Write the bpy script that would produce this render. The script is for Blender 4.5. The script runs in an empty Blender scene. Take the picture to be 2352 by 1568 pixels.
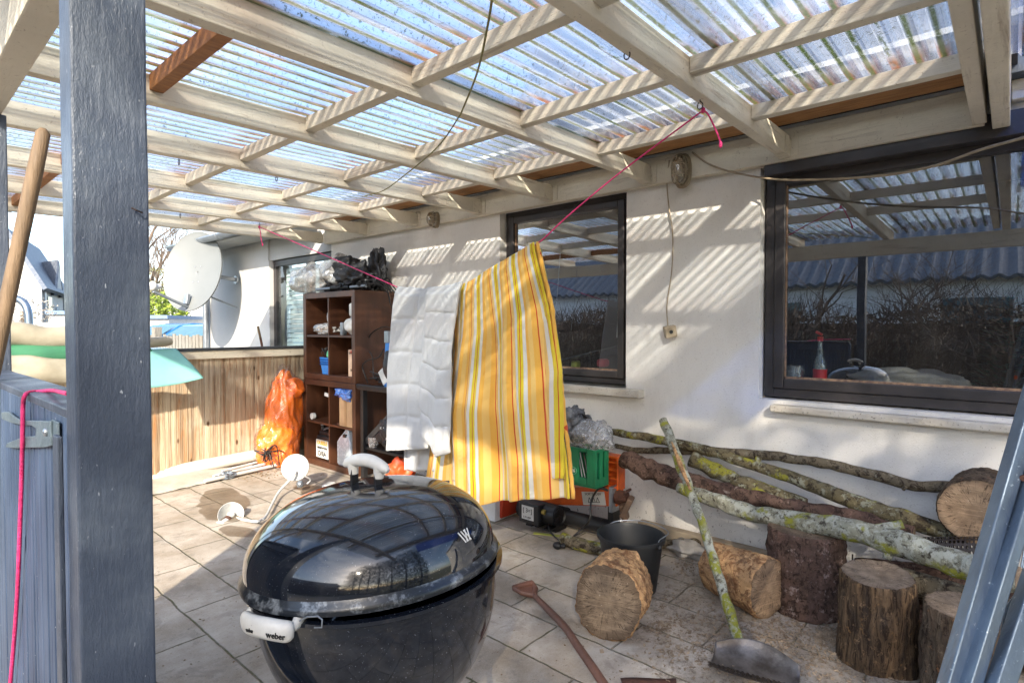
import bpy, bmesh, math, random
from mathutils import Vector as V, Matrix, Euler, noise
R=math.radians
random.seed(7)
S=bpy.context.scene
COL=S.collection
# ------------------------------------------------------------------ camera
EYE=V((0,0,1.35)); YAW=R(48.7); PIT=R(-1.40); FPX=1307.0
cam=bpy.data.objects.new('camera',bpy.data.cameras.new('camera')); COL.objects.link(cam)
cam.location=EYE; cam.rotation_euler=Euler((R(90)+PIT,0,-YAW),'XYZ')
cam.data.sensor_width=36; cam.data.lens=36*FPX/2352; cam.data.clip_start=.02; cam.data.clip_end=600
S.camera=cam
FW=V((math.sin(YAW)*math.cos(PIT),math.cos(YAW)*math.cos(PIT),math.sin(PIT))); RT=V((math.cos(YAW),-math.sin(YAW),0)); UP=RT.cross(FW)
def ray(px,py): return FW+RT*((px-1176)/FPX)-UP*((py-784)/FPX)
def X(px,py,c): d=ray(px,py); return EYE+d*((c-EYE.x)/d.x)      # the point of plane x=c seen at a photo position
def Y(px,py,c): d=ray(px,py); return EYE+d*((c-EYE.y)/d.y)
def Z(px,py,c=0.): d=ray(px,py); return EYE+d*((c-EYE.z)/d.z)
def D(px,py,c): return EYE+ray(px,py)*c
# ------------------------------------------------------------------ world and sun
SUN=V((1,.80,-.69)).normalized()
w=bpy.data.worlds.new('World'); S.world=w; w.use_nodes=True
nt=w.node_tree; nt.nodes.clear()
sky=nt.nodes.new('ShaderNodeTexSky'); sky.sky_type='NISHITA'; sky.sun_disc=False
sky.sun_elevation=math.asin(-SUN.z); sky.sun_rotation=math.atan2(-SUN.x,-SUN.y); sky.dust_density=1.6; sky.ozone_density=1.2
tc=nt.nodes.new('ShaderNodeTexCoord'); cl=nt.nodes.new('ShaderNodeTexNoise'); cl.inputs['Scale'].default_value=2.2; cl.inputs['Detail'].default_value=8; cl.inputs['Roughness'].default_value=.62
mp=nt.nodes.new('ShaderNodeMapping'); mp.inputs['Scale'].default_value=(1,1,2.4); nt.links.new(tc.outputs['Generated'],mp.inputs[0]); nt.links.new(mp.outputs[0],cl.inputs['Vector'])
cr=nt.nodes.new('ShaderNodeValToRGB'); cr.color_ramp.elements[0].position=.49; cr.color_ramp.elements[1].position=.78
nt.links.new(cl.outputs[0],cr.inputs[0])
mx=nt.nodes.new('ShaderNodeMixRGB'); mx.inputs[2].default_value=(6.2,6.6,7.3,1); nt.links.new(cr.outputs[0],mx.inputs[0]); nt.links.new(sky.outputs[0],mx.inputs[1])
bg=nt.nodes.new('ShaderNodeBackground'); bg.inputs[1].default_value=.13; nt.links.new(mx.outputs[0],bg.inputs[0])
wo=nt.nodes.new('ShaderNodeOutputWorld'); nt.links.new(bg.outputs[0],wo.inputs[0])
sl=bpy.data.lights.new('sun','SUN'); sl.energy=2.35; sl.angle=R(1.1); sl.color=(1,.90,.74)
so=bpy.data.objects.new('sun',sl); COL.objects.link(so); so.rotation_euler=SUN.to_track_quat('-Z','Y').to_euler(); so.location=(-5,-4,6)
S.view_settings.view_transform='Standard'; S.view_settings.look='None'; S.view_settings.gamma=1; S.view_settings.exposure=2.15
S.cycles.max_bounces=10; S.cycles.transparent_max_bounces=24; S.cycles.diffuse_bounces=4; S.cycles.glossy_bounces=4
S.cycles.use_denoising=True; S.cycles.sample_clamp_indirect=6
# ------------------------------------------------------------------ materials
def c4(c): return (c[0],c[1],c[2],1)
class N:
    def __init__(s,name,world=False):
        s.world=world; s.m=bpy.data.materials.new(name); s.m.use_nodes=True; s.t=s.m.node_tree; s.t.nodes.clear()
        s.out=s.t.nodes.new('ShaderNodeOutputMaterial')
    def n(s,typ,**k):
        x=s.t.nodes.new('ShaderNode'+typ)
        for a,b in k.items():
            if a in x.bl_rna.properties.keys(): setattr(x,a,b)
            else: x.inputs[a.replace('_',' ')].default_value=b
        return x
    def l(s,a,b): s.t.links.new(a,b)
    def coord(s,scale=(1,1,1),rot=(0,0,0),kind='Object'):
        t=s.n('NewGeometry') if s.world else s.n('TexCoord'); m=s.n('Mapping'); m.inputs['Scale'].default_value=scale; m.inputs['Rotation'].default_value=rot
        s.l(t.outputs['Position' if s.world else kind],m.inputs[0]); return m.outputs[0]
    def noise(s,vec,scale,detail=4,rough=.55,dist=0):
        x=s.n('TexNoise',Scale=scale,Detail=detail,Roughness=rough,Distortion=dist); s.l(vec,x.inputs['Vector']); return x.outputs[0]
    def ramp(s,fac,stops,interp='LINEAR'):
        x=s.n('ValToRGB'); r=x.color_ramp; r.interpolation=interp
        r.elements[0].position=stops[0][0]; r.elements[0].color=c4(stops[0][1])
        r.elements[1].position=stops[-1][0]; r.elements[1].color=c4(stops[-1][1])
        for p,c in stops[1:-1]: e=r.elements.new(p); e.color=c4(c)
        s.l(fac,x.inputs[0]); return x.outputs[0]
    def mask(s,fac,a,b):
        return s.ramp(fac,[(a,(0,0,0)),(b,(1,1,1))]) if a<b else s.ramp(fac,[(b,(1,1,1)),(a,(0,0,0))])
    def mix(s,f,a,b,mode='MIX'):
        x=s.n('MixRGB',blend_type=mode)
        for i,v in ((0,f),(1,a),(2,b)):
            if isinstance(v,(int,float)): x.inputs[i].default_value=v
            elif isinstance(v,tuple): x.inputs[i].default_value=c4(v)
            else: s.l(v,x.inputs[i])
        return x.outputs[0]
    def math(s,op,a,b=0.,c=0.,clamp=False):
        x=s.n('Math',operation=op,use_clamp=clamp)
        for i,v in enumerate((a,b,c)):
            if isinstance(v,(int,float)): x.inputs[i].default_value=v
            else: s.l(v,x.inputs[i])
        return x.outputs[0]
    def sep(s,vec):
        x=s.n('SeparateXYZ'); s.l(vec,x.inputs[0]); return x.outputs
    def bump(s,h,st,dist=.01,prev=None):
        x=s.n('Bump',Strength=st,Distance=dist); s.l(h,x.inputs['Height'])
        if prev is not None: s.l(prev,x.inputs['Normal'])
        return x.outputs[0]
    def bsdf(s,col,rough=.6,metal=0,norm=None,spec=.5,**k):
        b=s.n('BsdfPrincipled'); b.inputs['Metallic'].default_value=metal; b.inputs['Specular IOR Level'].default_value=spec
        if isinstance(col,tuple): b.inputs['Base Color'].default_value=c4(col)
        else: s.l(col,b.inputs['Base Color'])
        if isinstance(rough,(int,float)): b.inputs['Roughness'].default_value=rough
        else: s.l(rough,b.inputs['Roughness'])
        if norm is not None: s.l(norm,b.inputs['Normal'])
        for a,v in k.items(): b.inputs[a.replace('_',' ')].default_value=v
        s.l(b.outputs[0],s.out.inputs[0]); return b
def rnd(n,c,amt):
    "shift a colour a little per object"
    o=n.n('ObjectInfo'); h=n.n('HueSaturation'); n.l(c,h.inputs['Color']); n.l(n.math('MULTIPLY_ADD',o.outputs['Random'],amt,1-amt/2),h.inputs['Value']); return h.outputs[0]
def M(name,a,b=None,ns=4,rough=.6,bump=.3,bs=60,stretch=(1,1,1),metal=0,spec=.5,speck=None,sa=.62,sb=.68,ss=90,vary=0,**k):
    n=N(name); v=n.coord(stretch)
    b=b or tuple(x*.7 for x in a)
    c=n.mix(n.mask(n.noise(v,ns,6,.6),.38,.64),a,b)
    if speck:
        c=n.mix(n.mask(n.noise(n.coord(),ss,3,.6),sa,sb),c,speck)
    if vary: c=rnd(n,c,vary)
    h=n.noise(v,bs,5,.65)
    n.bsdf(c,rough,metal,n.bump(h,bump,.01) if bump else None,spec,**k)
    return n.m
def plain(name,c,rough=.5,metal=0,**k):
    n=N(name); v=n.coord(); cc=n.mix(n.mask(n.noise(v,9,5,.6),.35,.7),c,tuple(x*.78 for x in c))
    n.bsdf(cc,n.ramp(n.noise(v,14,4),[(.3,(rough,)*3),(.8,(min(1,rough+.15),)*3)]),metal,n.bump(n.noise(v,40,3),.08,.01),**k); return n.m
# joists: cream paint with cracks and stains
def wood_paint(name,a,b,dirt,axis):
    n=N(name); st=[14,14,14]; st[axis]=1.0
    v=n.coord(tuple(st)); u=n.coord()
    c=n.mix(n.mask(n.noise(u,3.2,6,.65),.36,.66),a,b)
    c=n.mix(n.math('MULTIPLY',n.mask(n.noise(v,1.6,8,.7,.3),.56,.70),.7),c,dirt); c=n.mix(n.math('MULTIPLY',n.mask(n.noise(u,34,6,.8,1.5),.60,.64),.6),c,dirt)
    c=n.mix(n.mask(n.noise(u,70,3,.7),.70,.76),c,tuple(x*.45 for x in dirt))
    c=rnd(n,c,.10)
    h=n.math('ADD',n.noise(v,6,8,.7),n.math('MULTIPLY',n.noise(u,55,4,.6),.5))
    n.bsdf(c,.72,0,n.bump(h,.55,.006),.3); return n.m
CREAM=(.70,.635,.51)
m_joist=wood_paint('cream_painted_timber',CREAM,(.60,.54,.43),(.24,.17,.12),0)
m_beamy=wood_paint('cream_painted_timber_cross',CREAM,(.60,.54,.43),(.24,.17,.12),1)
m_orange_wood=M('orange_timber',(.36,.15,.045),(.22,.085,.025),5,.65,.3,40,(2,12,12))
m_orange_wood2=M('orange_timber_board',(.40,.19,.06),(.27,.12,.035),5,.65,.3,40,(12,1.5,12))
# dark slate paint
n=N('slate_paint'); v=n.coord((9,9,1.2)); u=n.coord()
c=n.mix(n.mask(n.noise(u,2.2,5),.35,.7),(.034,.046,.072),(.062,.08,.118))
c=n.mix(n.mask(n.noise(n.coord((1,1,.35)),130,2,.7),.69,.73),c,(.32,.34,.38))
h=n.math('ADD',n.noise(n.coord((1,1,.45)),75,4,.7),n.math('MULTIPLY',n.noise(v,9,5,.7),.8))
c=n.mix(n.math('MULTIPLY',n.mask(n.noise(u,5,4,.65),.48,.66),.45),c,(.13,.155,.19)); n.bsdf(c,n.ramp(n.noise(u,6,4),[(.35,(.30,)*3),(.65,(.6,)*3)]),0,n.bump(h,.62,.005),.5); m_slate=n.m
n=N('blue_grey_board_paint'); u=n.coord()
c=n.mix(n.mask(n.noise(n.coord((8,8,.8)),3,6,.6),.35,.7),(.036,.062,.115),(.065,.10,.17))
c=n.mix(n.mask(n.noise(u,120,2,.7),.72,.76),c,(.38,.40,.44))
n.bsdf(c,.5,0,n.bump(n.noise(n.coord((12,12,1)),8,6,.7),.4,.005),.5); m_gate=n.m
# stucco
def stucco(name,a,b):
    n=N(name); u=n.coord()
    c=n.mix(n.mask(n.noise(u,1.3,6,.6),.35,.7),a,b)
    c=n.mix(n.math('MULTIPLY',n.mask(n.noise(u,95,3,.75),.62,.68),.55),c,(.28,.24,.20)); c=n.mix(n.math('MULTIPLY',n.mask(n.noise(u,14,5,.75),.60,.72),.35),c,(.45,.40,.35))
    z=n.sep(n.coord())[2]
    splash=n.math('MULTIPLY',n.mask(n.noise(u,38,4,.75),.60,.66),n.ramp(z,[(0,(1,1,1)),(.62,(0,0,0))]))
    c=n.mix(splash,c,(.10,.075,.055))
    dirt=n.math('MULTIPLY',n.mask(n.noise(n.coord((1,1,.3)),2.6,6,.7),.5,.75),.30)
    c=n.mix(dirt,c,(.42,.38,.33))
    h=n.math('ADD',n.noise(u,130,4,.7),n.math('MULTIPLY',n.noise(u,9,4),.6))
    n.bsdf(c,.85,0,n.bump(h,.42,.006),.2); return n.m
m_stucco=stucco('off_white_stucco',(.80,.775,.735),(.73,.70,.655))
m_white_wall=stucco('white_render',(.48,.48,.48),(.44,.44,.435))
m_sill=M('pale_stone_sill',(.62,.575,.50),(.47,.42,.35),6,.85,.6,90,speck=(.22,.19,.15))
m_frame=M('dark_brown_window_paint',(.030,.026,.026),(.05,.042,.04),7,.38,.25,30,(1,1,1),speck=(.2,.15,.1),sa=.72,sb=.76)
# paving
n=N('concrete_paving'); u=n.coord(); s=n.sep(u)
cb=n.n('CombineXYZ'); n.l(n.math('ADD',s[1],.145),cb.inputs[0]); n.l(n.math('ADD',s[0],-.985+2.68),cb.inputs[1])
wob=n.n('TexNoise',Scale=9,Detail=4); n.l(u,wob.inputs['Vector'])
vm=n.n('VectorMath',operation='MULTIPLY_ADD'); n.l(wob.outputs['Color'],vm.inputs[0]); vm.inputs[1].default_value=(.020,.020,0); n.l(cb.outputs[0],vm.inputs[2])
br=n.n('TexBrick'); br.offset=.5; n.l(vm.outputs[0],br.inputs['Vector'])
for k_,v_ in (('Scale',1),('Mortar Size',.0065),('Mortar Smooth',.9),('Brick Width',.56),('Row Height',.268),('Bias',0)): br.inputs[k_].default_value=v_
br.inputs['Color1'].default_value=(.53,.465,.395,1); br.inputs['Color2'].default_value=(.43,.375,.315,1); br.inputs['Mortar'].default_value=(.17,.15,.11,1)
c=n.mix(n.mask(n.noise(u,3.3,7,.68),.36,.66),br.outputs['Color'],n.mix(1.,br.outputs['Color'],(.58,.53,.46),'MULTIPLY'))
c=n.mix(n.math('MULTIPLY',n.mask(n.noise(u,150,4,.8),.52,.66),.5),c,(.46,.43,.39)); c=n.mix(n.math('MULTIPLY',n.mask(n.noise(u,110,4,.8),.56,.66),.5),c,(.12,.105,.09))
c=n.mix(n.math('MULTIPLY',n.mask(n.noise(u,26,4,.7),.64,.70),.6),c,(.075,.062,.05))
c=n.mix(n.math('MULTIPLY',n.mask(n.noise(n.coord((1,1,1)),6,5,.75),.64,.72),.5),c,(.43,.40,.37))
joint=n.math('MULTIPLY',br.outputs['Fac'],n.mask(n.noise(u,13,5,.7),.40,.60))
c=n.mix(n.math('MULTIPLY',n.mask(n.noise(u,1.7,5,.6),.46,.66),.35),c,(.20,.17,.135)); c=n.mix(n.math('MULTIPLY',joint,.8),c,(.10,.095,.03))
c=n.mix(n.math('MULTIPLY',n.mask(n.noise(u,4.6,7,.75,.6),.53,.60),.40),c,(.17,.145,.12)); c=n.mix(n.math('MULTIPLY',n.mask(n.noise(u,2.3,7,.7,.4),.56,.66),.35),c,(.55,.52,.47))
# wet patches
def blob_mask(cx,cy,rx,ry,rot):
    m=n.n('Mapping'); m.vector_type='TEXTURE'; m.inputs['Location'].default_value=(cx,cy,0); m.inputs['Rotation'].default_value=(0,0,rot); m.inputs['Scale'].default_value=(rx,ry,1e6)
    n.l(u,m.inputs[0]); le=n.n('VectorMath',operation='LENGTH'); n.l(m.outputs[0],le.inputs[0])
    return n.mask(n.math('ADD',le.outputs['Value'],n.math('MULTIPLY_ADD',n.noise(u,3.5,3,.5),1.5,-.75)),1.02,.92)
wet=None
for a_ in ((1.80,4.52,.17,.50,-.35),(2.45,4.15,.13,.42,.1),(1.62,3.86,.08,.20,.2),(2.75,3.9,.14,.3,0),(1.45,3.2,.05,.1,0)):
    b_=blob_mask(*a_); wet=b_ if wet is None else n.math('MAXIMUM',wet,b_)
x_=n.math('MULTIPLY',wet,.85,clamp=True)
c=n.mix(x_,c,n.mix(1.,c,(.42,.36,.29),'MULTIPLY'))
# debris soil near the log pile
soil=blob_mask(2.75,.62,.62,.85,.5)
c=n.mix(n.math('MULTIPLY',soil,n.mask(n.noise(u,22,6,.8),.47,.60)),c,n.mix(n.mask(n.noise(u,75,3,.8),.45,.62),(.15,.115,.085),(.35,.29,.22)))
rg=n.mix(x_,(.85,.85,.85),(.42,.42,.42))
h=n.math('SUBTRACT',n.math('ADD',n.math('MULTIPLY',n.noise(u,150,4,.7),.25),n.math('MULTIPLY',n.noise(u,12,5,.6),.35)),n.math('MULTIPLY',br.outputs['Fac'],1.3))
n.bsdf(c,rg,0,n.bump(h,.75,.008),.3); m_pave=n.m
m_grass=M('garden_ground',(.075,.095,.03),(.11,.085,.045),6,.95,.8,50)
# old fence boards
n=N('weathered_pine_boards'); u=n.coord(); v=n.coord((9,9,.5)); 
c=n.mix(n.mask(n.noise(v,2.1,7,.65,.6),.34,.62),(.52,.44,.32),(.30,.205,.125))
c=n.mix(n.math('MULTIPLY',n.mask(n.noise(n.coord((5,5,.45),),3.1,6,.7,1.2),.55,.66),.7),c,(.36,.15,.045))
c=n.mix(n.mask(n.noise(n.coord((1,1,.7)),1.9,4,.6),.52,.68),c,n.mix(n.noise(v,3,6),(.62,.56,.46),(.42,.34,.24)))
fr=n.math('MULTIPLY',n.mask(n.noise(n.coord((40,40,.9)),2,6,.7,.4),.57,.64),.65)
c=n.mix(fr,c,(.10,.055,.03))
# knots
vo=n.n('TexVoronoi',Scale=3.3,Randomness=1.); vv=n.coord((2.2,2.2,1)); n.l(vv,vo.inputs['Vector'])
c=n.mix(n.mask(vo.outputs['Distance'],.11,.05),c,(.09,.045,.02))
n.bsdf(c,.75,0,n.bump(n.noise(n.coord((40,40,.9)),2,6,.7,.4),.5,.006),.25); m_board=n.m
# corrugated translucent sheet
PER=.076
n=N('corrugated_plastic',True); u=n.coord(); s=n.sep(u)
ph=n.math('FRACT',n.math('DIVIDE',s[1],PER))                    # 0 crest ... .5 valley
vd=n.math('ABSOLUTE',n.math('SUBTRACT',ph,.72))
valley=n.mask(vd,.17,.06)
ridge=n.math('FLOOR',n.math('DIVIDE',s[1],PER)); wn=n.n('TexWhiteNoise',noise_dimensions='1D'); n.l(ridge,wn.inputs['W'])
mossn=n.noise(n.coord((2.2,9,1)),2.4,6,.7); side=n.ramp(s[0],[(0,(.26,)*3),(1,(.10,)*3)])
mossf=n.math('MULTIPLY',valley,n.mask(n.math('ADD',n.math('ADD',mossn,n.math('MULTIPLY_ADD',wn.outputs['Value'],.30,-.13)),side),.45,.53),clamp=True)
mossf=n.math('MULTIPLY',mossf,n.mask(n.noise(u,90,4,.75),.30,.46))
speck=n.math('MULTIPLY',n.mask(n.noise(n.coord((1,.6,1)),75,4,.8),.555,.62),n.mask(n.math('ADD',n.noise(u,1.6,4,.6),side),.44,.60))
pd=n.math('PINGPONG',n.math('SUBTRACT',s[0],1.41-.02),.3225)
rust=n.math('MULTIPLY',n.mask(pd,.16,.06),n.mask(n.noise(n.coord((3,18,1)),2.2,4,.6),.30,.46))
rust=n.math('MULTIPLY',rust,n.mask(n.math('ABSOLUTE',n.math('SUBTRACT',ph,.72)),.45,.10))
brownst=n.math('MULTIPLY',n.mask(n.noise(n.coord((.35,6.5,1)),2.3,4,.6),.53,.68),.5)
base=n.mix(n.noise(u,7,4),(.74,.79,.87),(.62,.69,.82))
milk=n.mask(n.noise(n.coord((.8,13,1)),1.7,5,.6),.40,.66)
col=n.mix(brownst,base,(.46,.38,.32))
col=n.mix(rust,col,(.42,.12,.02))
col=n.mix(speck,col,(.16,.17,.12))
col=n.mix(mossf,col,n.mix(n.noise(u,60,3),(.12,.17,.015),(.045,.07,.015)))
opq=n.math('MAXIMUM',n.math('MAXIMUM',mossf,n.math('MULTIPLY',speck,.9)),n.math('MAXIMUM',n.math('MULTIPLY',rust,.9),brownst))
tr=n.n('BsdfTransparent'); n.l(n.mix(.35,(.86,.93,1.),col),tr.inputs[0])
tl=n.n('BsdfTranslucent'); n.l(col,tl.inputs[0])
df=n.n('BsdfDiffuse'); n.l(col,df.inputs[0]); gl=n.n('BsdfGlossy',Roughness=.18)
m1=n.n('MixShader'); m1.inputs[0].default_value=.25; n.l(tl.outputs[0],m1.inputs[1]); n.l(df.outputs[0],m1.inputs[2])
m2=n.n('MixShader'); tf=n.math('MULTIPLY_ADD',milk,.42,.38); n.l(n.math('MAXIMUM',tf,n.math('MULTIPLY',opq,.92)),m2.inputs[0]); n.l(tr.outputs[0],m2.inputs[1]); n.l(m1.outputs[0],m2.inputs[2])
m3=n.n('MixShader'); fr_=n.n('Fresnel',IOR=1.4); n.l(n.math('MULTIPLY',fr_.outputs[0],.5),m3.inputs[0]); n.l(m2.outputs[0],m3.inputs[1]); n.l(gl.outputs[0],m3.inputs[2])
n.l(m3.outputs[0],n.out.inputs[0]); m_roof=n.m
# window glass
def glass(name,refl=.30,tint=(.75,.8,.8),mul=.5):
    n=N(name); g=n.n('BsdfGlossy',Roughness=.0); g.inputs[0].default_value=(.92,.95,1,1); n.l(n.bump(n.noise(n.coord(),1.8,2),.03,.02),g.inputs['Normal'])
    t=n.n('BsdfTransparent'); t.inputs[0].default_value=c4(tint)
    lw=n.n('LayerWeight',Blend=.35); f=n.math('MULTIPLY_ADD',lw.outputs['Fresnel'],mul,refl,clamp=True)
    dust=n.n('BsdfDiffuse'); dust.inputs[0].default_value=(.55,.52,.48,1)
    m=n.n('MixShader'); n.l(f,m.inputs[0]); n.l(t.outputs[0],m.inputs[1]); n.l(g.outputs[0],m.inputs[2])
    m2=n.n('MixShader'); dm=n.math('MULTIPLY_ADD',n.mask(n.noise(n.coord(),160,3,.8),.70,.75),.45,n.math('MULTIPLY',n.noise(n.coord((1,1,.4)),5,5,.7),.035)); n.l(dm,m2.inputs[0]); n.l(m.outputs[0],m2.inputs[1]); n.l(dust.outputs[0],m2.inputs[2])
    n.l(m2.outputs[0],n.out.inputs[0]); return n.m
m_glass=glass('window_glass',.22)
def clear_plastic(name,tint=(.93,.93,.93),op=.25,refl=.25,col=(.8,.8,.8)):
    n=N(name); u=n.coord(); bm=n.bump(n.noise(u,11,3,.6,1.5),.6,.02)
    g=n.n('BsdfGlossy',Roughness=.12); n.l(bm,g.inputs['Normal']); t=n.n('BsdfTransparent'); t.inputs[0].default_value=c4(tint)
    d=n.n('BsdfDiffuse'); d.inputs[0].default_value=c4(col)
    m=n.n('MixShader'); n.l(n.math('MULTIPLY_ADD',n.mask(n.noise(u,17,5,.7,2),.5,.62),.35,op),m.inputs[0]); n.l(t.outputs[0],m.inputs[1]); n.l(d.outputs[0],m.inputs[2])
    lw=n.n('LayerWeight',Blend=.4); n.l(bm,lw.inputs['Normal'])
    m2=n.n('MixShader'); n.l(n.math('MULTIPLY_ADD',lw.outputs['Facing'],.35,refl*.35),m2.inputs[0]); n.l(m.outputs[0],m2.inputs[1]); n.l(g.outputs[0],m2.inputs[2])
    n.l(m2.outputs[0],n.out.inputs[0]); return n.m
m_clear=clear_plastic('clear_plastic')
m_bagwhite=clear_plastic('milky_plastic',(.9,.9,.92),.45,.3,(.72,.70,.66))
m_jug=clear_plastic('frosted_canister_plastic',(.85,.9,.95),.72,.2,(.52,.60,.68))
# bark and wood
def bark(name,a,b,lichen=None,ls=.5,moss=None,vs=(1,1,1),bs=26,st=.9,crack=(.03,.02,.015)):
    n=N(name); u=n.coord(); v=n.coord(vs)
    c=n.mix(n.mask(n.noise(v,9,6,.65),.36,.64),a,b)
    c=n.mix(n.math('MULTIPLY',n.mask(n.noise(v,bs,6,.75,.8),.49,.58),.85),c,crack); c=n.mix(n.math('MULTIPLY',n.mask(n.noise(u,bs*1.6,5,.8),.58,.66),.6),c,tuple(min(1,x*1.9) for x in a))
    if lichen: c=n.mix(n.math('MULTIPLY',n.mask(n.noise(u,22,6,.75),ls,ls+.08),.85),c,lichen)
    if moss: c=n.mix(n.math('MULTIPLY',n.mask(n.noise(u,7,3,.6),.54,.60),n.mask(n.noise(u,60,4,.75),.38,.50)),c,moss)
    h=n.math('ADD',n.noise(v,bs,6,.75,.6),n.math('MULTIPLY',n.noise(u,90,3,.7),.35))
    n.bsdf(c,.9,0,n.bump(h,st,.012),.15); return n.m
m_bark_lichen=bark('pale_lichen_bark',(.30,.30,.23),(.20,.19,.14),(.42,.43,.37),.47,(.26,.26,.04))
m_bark_moss=bark('mossy_bark',(.17,.14,.08),(.11,.09,.05),(.32,.32,.24),.52,(.29,.27,.04))
m_bark_thin=bark('grey_brown_bark',(.19,.155,.105),(.13,.105,.07),(.27,.25,.19),.58)
m_bark_dark=bark('dark_flaking_bark',(.16,.10,.075),(.085,.05,.04),(.34,.26,.21),.60,bs=34,st=1.)
m_bark_red=bark('reddish_scaly_bark',(.155,.095,.075),(.075,.05,.04),(.34,.26,.23),.57,vs=(1,1,.7),bs=42,st=1.)
m_bark_streak=bark('streaked_weathered_bark',(.23,.145,.08),(.055,.04,.03),(.38,.21,.08),.60,vs=(3,3,.4),bs=20,st=1.)
m_bark_rough=bark('rough_peeling_bark',(.17,.125,.085),(.08,.055,.04),(.36,.17,.08),.60,vs=(2.4,2.4,.5),bs=22,st=1.)
m_barkless=bark('orange_stripped_wood',(.50,.30,.145),(.33,.20,.11),(.15,.085,.05),.52,vs=(1,1,1),bs=17,st=1.,crack=(.17,.075,.035))
def cut(name,a,b):
    n=N(name); t=n.n('TexCoord'); s=n.sep(t.outputs['UV']); u=n.coord()
    rr=n.math('ADD',n.math('MULTIPLY',s[0],120),n.math('MULTIPLY',n.noise(u,9,4),9))
    rings=n.math('MULTIPLY_ADD',n.math('SINE',rr),.5,.5)
    c=n.mix(n.mask(n.noise(u,8,6,.7),.35,.66),a,b)
    c=n.mix(n.math('MULTIPLY',rings,.28),c,tuple(x*.5 for x in b))
    crk=n.math('MAXIMUM',n.mask(n.noise(n.coord((1,1,1)),34,6,.85,2.),.58,.64),n.mask(n.noise(n.coord((1,1,1)),5,6,.8,2.5),.60,.68))
    c=n.mix(n.math('MULTIPLY',crk,.8),c,(.05,.035,.025))
    an=n.math('MULTIPLY',s[1],6.28318); cb=n.n('CombineXYZ'); n.l(n.math('MULTIPLY',n.math('COSINE',an),3.3),cb.inputs[0]); n.l(n.math('MULTIPLY',n.math('SINE',an),3.3),cb.inputs[1]); n.l(n.math('MULTIPLY',s[0],4),cb.inputs[2])
    rad=n.math('ABSOLUTE',n.math('SUBTRACT',n.noise(cb.outputs[0],2.6,2,.5),.5)); radial=n.math('MULTIPLY',n.mask(rad,.018,.006),n.mask(s[0],.012,.05)); c=n.mix(n.math('MULTIPLY',radial,.85),c,(.03,.02,.014))
    saw=n.noise(n.coord((3,3,60),(.3,.2,.5)),3,4,.7); c=n.mix(n.math('MULTIPLY',n.mask(saw,.5,.64),.35),c,tuple(min(1,x*1.5) for x in a))
    c=n.mix(n.math('MULTIPLY',n.mask(s[0],.115,.150),.6),c,(.07,.045,.03))
    c=n.mix(n.mask(n.noise(u,120,2,.8),.70,.74),c,(.6,.52,.42))
    n.bsdf(c,.85,0,n.bump(n.math('ADD',n.noise(u,70,5,.7),n.math('MULTIPLY',rings,.2)),.6,.006),.2); return n.m
m_cut=cut('sawn_wood_grey_brown',(.27,.20,.14),(.125,.09,.062))
m_cut_pale=cut('sawn_wood_warm',(.36,.25,.16),(.21,.14,.09))
# enamel, metal, plastics
n=N('black_enamel'); u=n.coord()
dustf=n.math('MULTIPLY',n.mask(n.noise(u,300,2,.8),.70,.73),.7)
z=n.sep(u)[2]
c=n.mix(dustf,(.006,.008,.013),(.5,.5,.5))
film=n.math('MULTIPLY',n.mask(n.noise(n.coord((1,1,3)),5,6,.7,.8),.50,.72),.05)
c=n.mix(film,c,(.45,.43,.40))
n.bsdf(c,n.ramp(n.noise(u,6,4),[(.3,(.045,)*3),(.8,(.12,)*3)]),0,n.bump(n.noise(u,3,2),.05,.02),.5,Coat_Weight=.55,Coat_Roughness=.03); m_enamel=n.m
n=N('dusty_enamel_rim'); u=n.coord(); c=n.mix(n.mask(n.noise(u,26,6,.75),.50,.68),(.010,.013,.018),(.24,.26,.28)); n.bsdf(c,.3,.2,n.bump(n.noise(u,60,3),.2,.005),.7); m_rim=n.m
m_galv=M('galvanised_steel',(.20,.25,.31),(.13,.165,.215),9,.36,.15,80,(1,1,.5),.75,speck=(.45,.50,.55),sa=.66,sb=.74)
m_zinc=M('zinc_grey_metal',(.35,.38,.42),(.26,.29,.33),8,.35,.1,60,metal=.7)
m_latch=M('weathered_zinc_latch',(.17,.22,.25),(.11,.145,.165),12,.5,.4,70,metal=.5,speck=(.3,.33,.34))
m_handlew=M('scuffed_white_plastic',(.58,.575,.55),(.48,.47,.45),14,.42,.15,60,speck=(.06,.06,.06),sa=.73,sb=.75)
m_white=plain('white_plastic',(.58,.58,.565),.35)
m_whiteenamel=plain('white_enamel',(.55,.56,.555),.22)
m_dish=M('pale_grey_dish_paint',(.17,.18,.18),(.155,.165,.165),3,.5,.03,40)
m_black=plain('black_plastic',(.014,.014,.016),.38)
m_bucket=plain('black_bucket_rubber',(.010,.011,.013),.5)
m_rubber=plain('black_cable_rubber',(.02,.018,.017),.5)
m_blackfab=M('black_nylon',(.012,.012,.014),(.03,.03,.034),12,.45,.8,30)
m_brown=M('dark_brown_veneer',(.085,.033,.016),(.055,.021,.011),3,.42,.12,30,(4,4,.6),speck=(.2,.1,.05),sa=.73,sb=.76)
m_brown2=plain('veneer_edge',(.10,.042,.022),.45)
m_orange=M('orange_machine_paint',(.72,.13,.018),(.55,.09,.012),12,.4,.2,60,speck=(.12,.05,.03),sa=.66,sb=.72)
m_orangefab=M('orange_tarp_fabric',(.95,.22,.015),(.88,.16,.01),7,.5,.5,24)
m_rust=M('rusty_steel',(.13,.055,.035),(.075,.035,.025),14,.7,.5,60,metal=.2)
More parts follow.
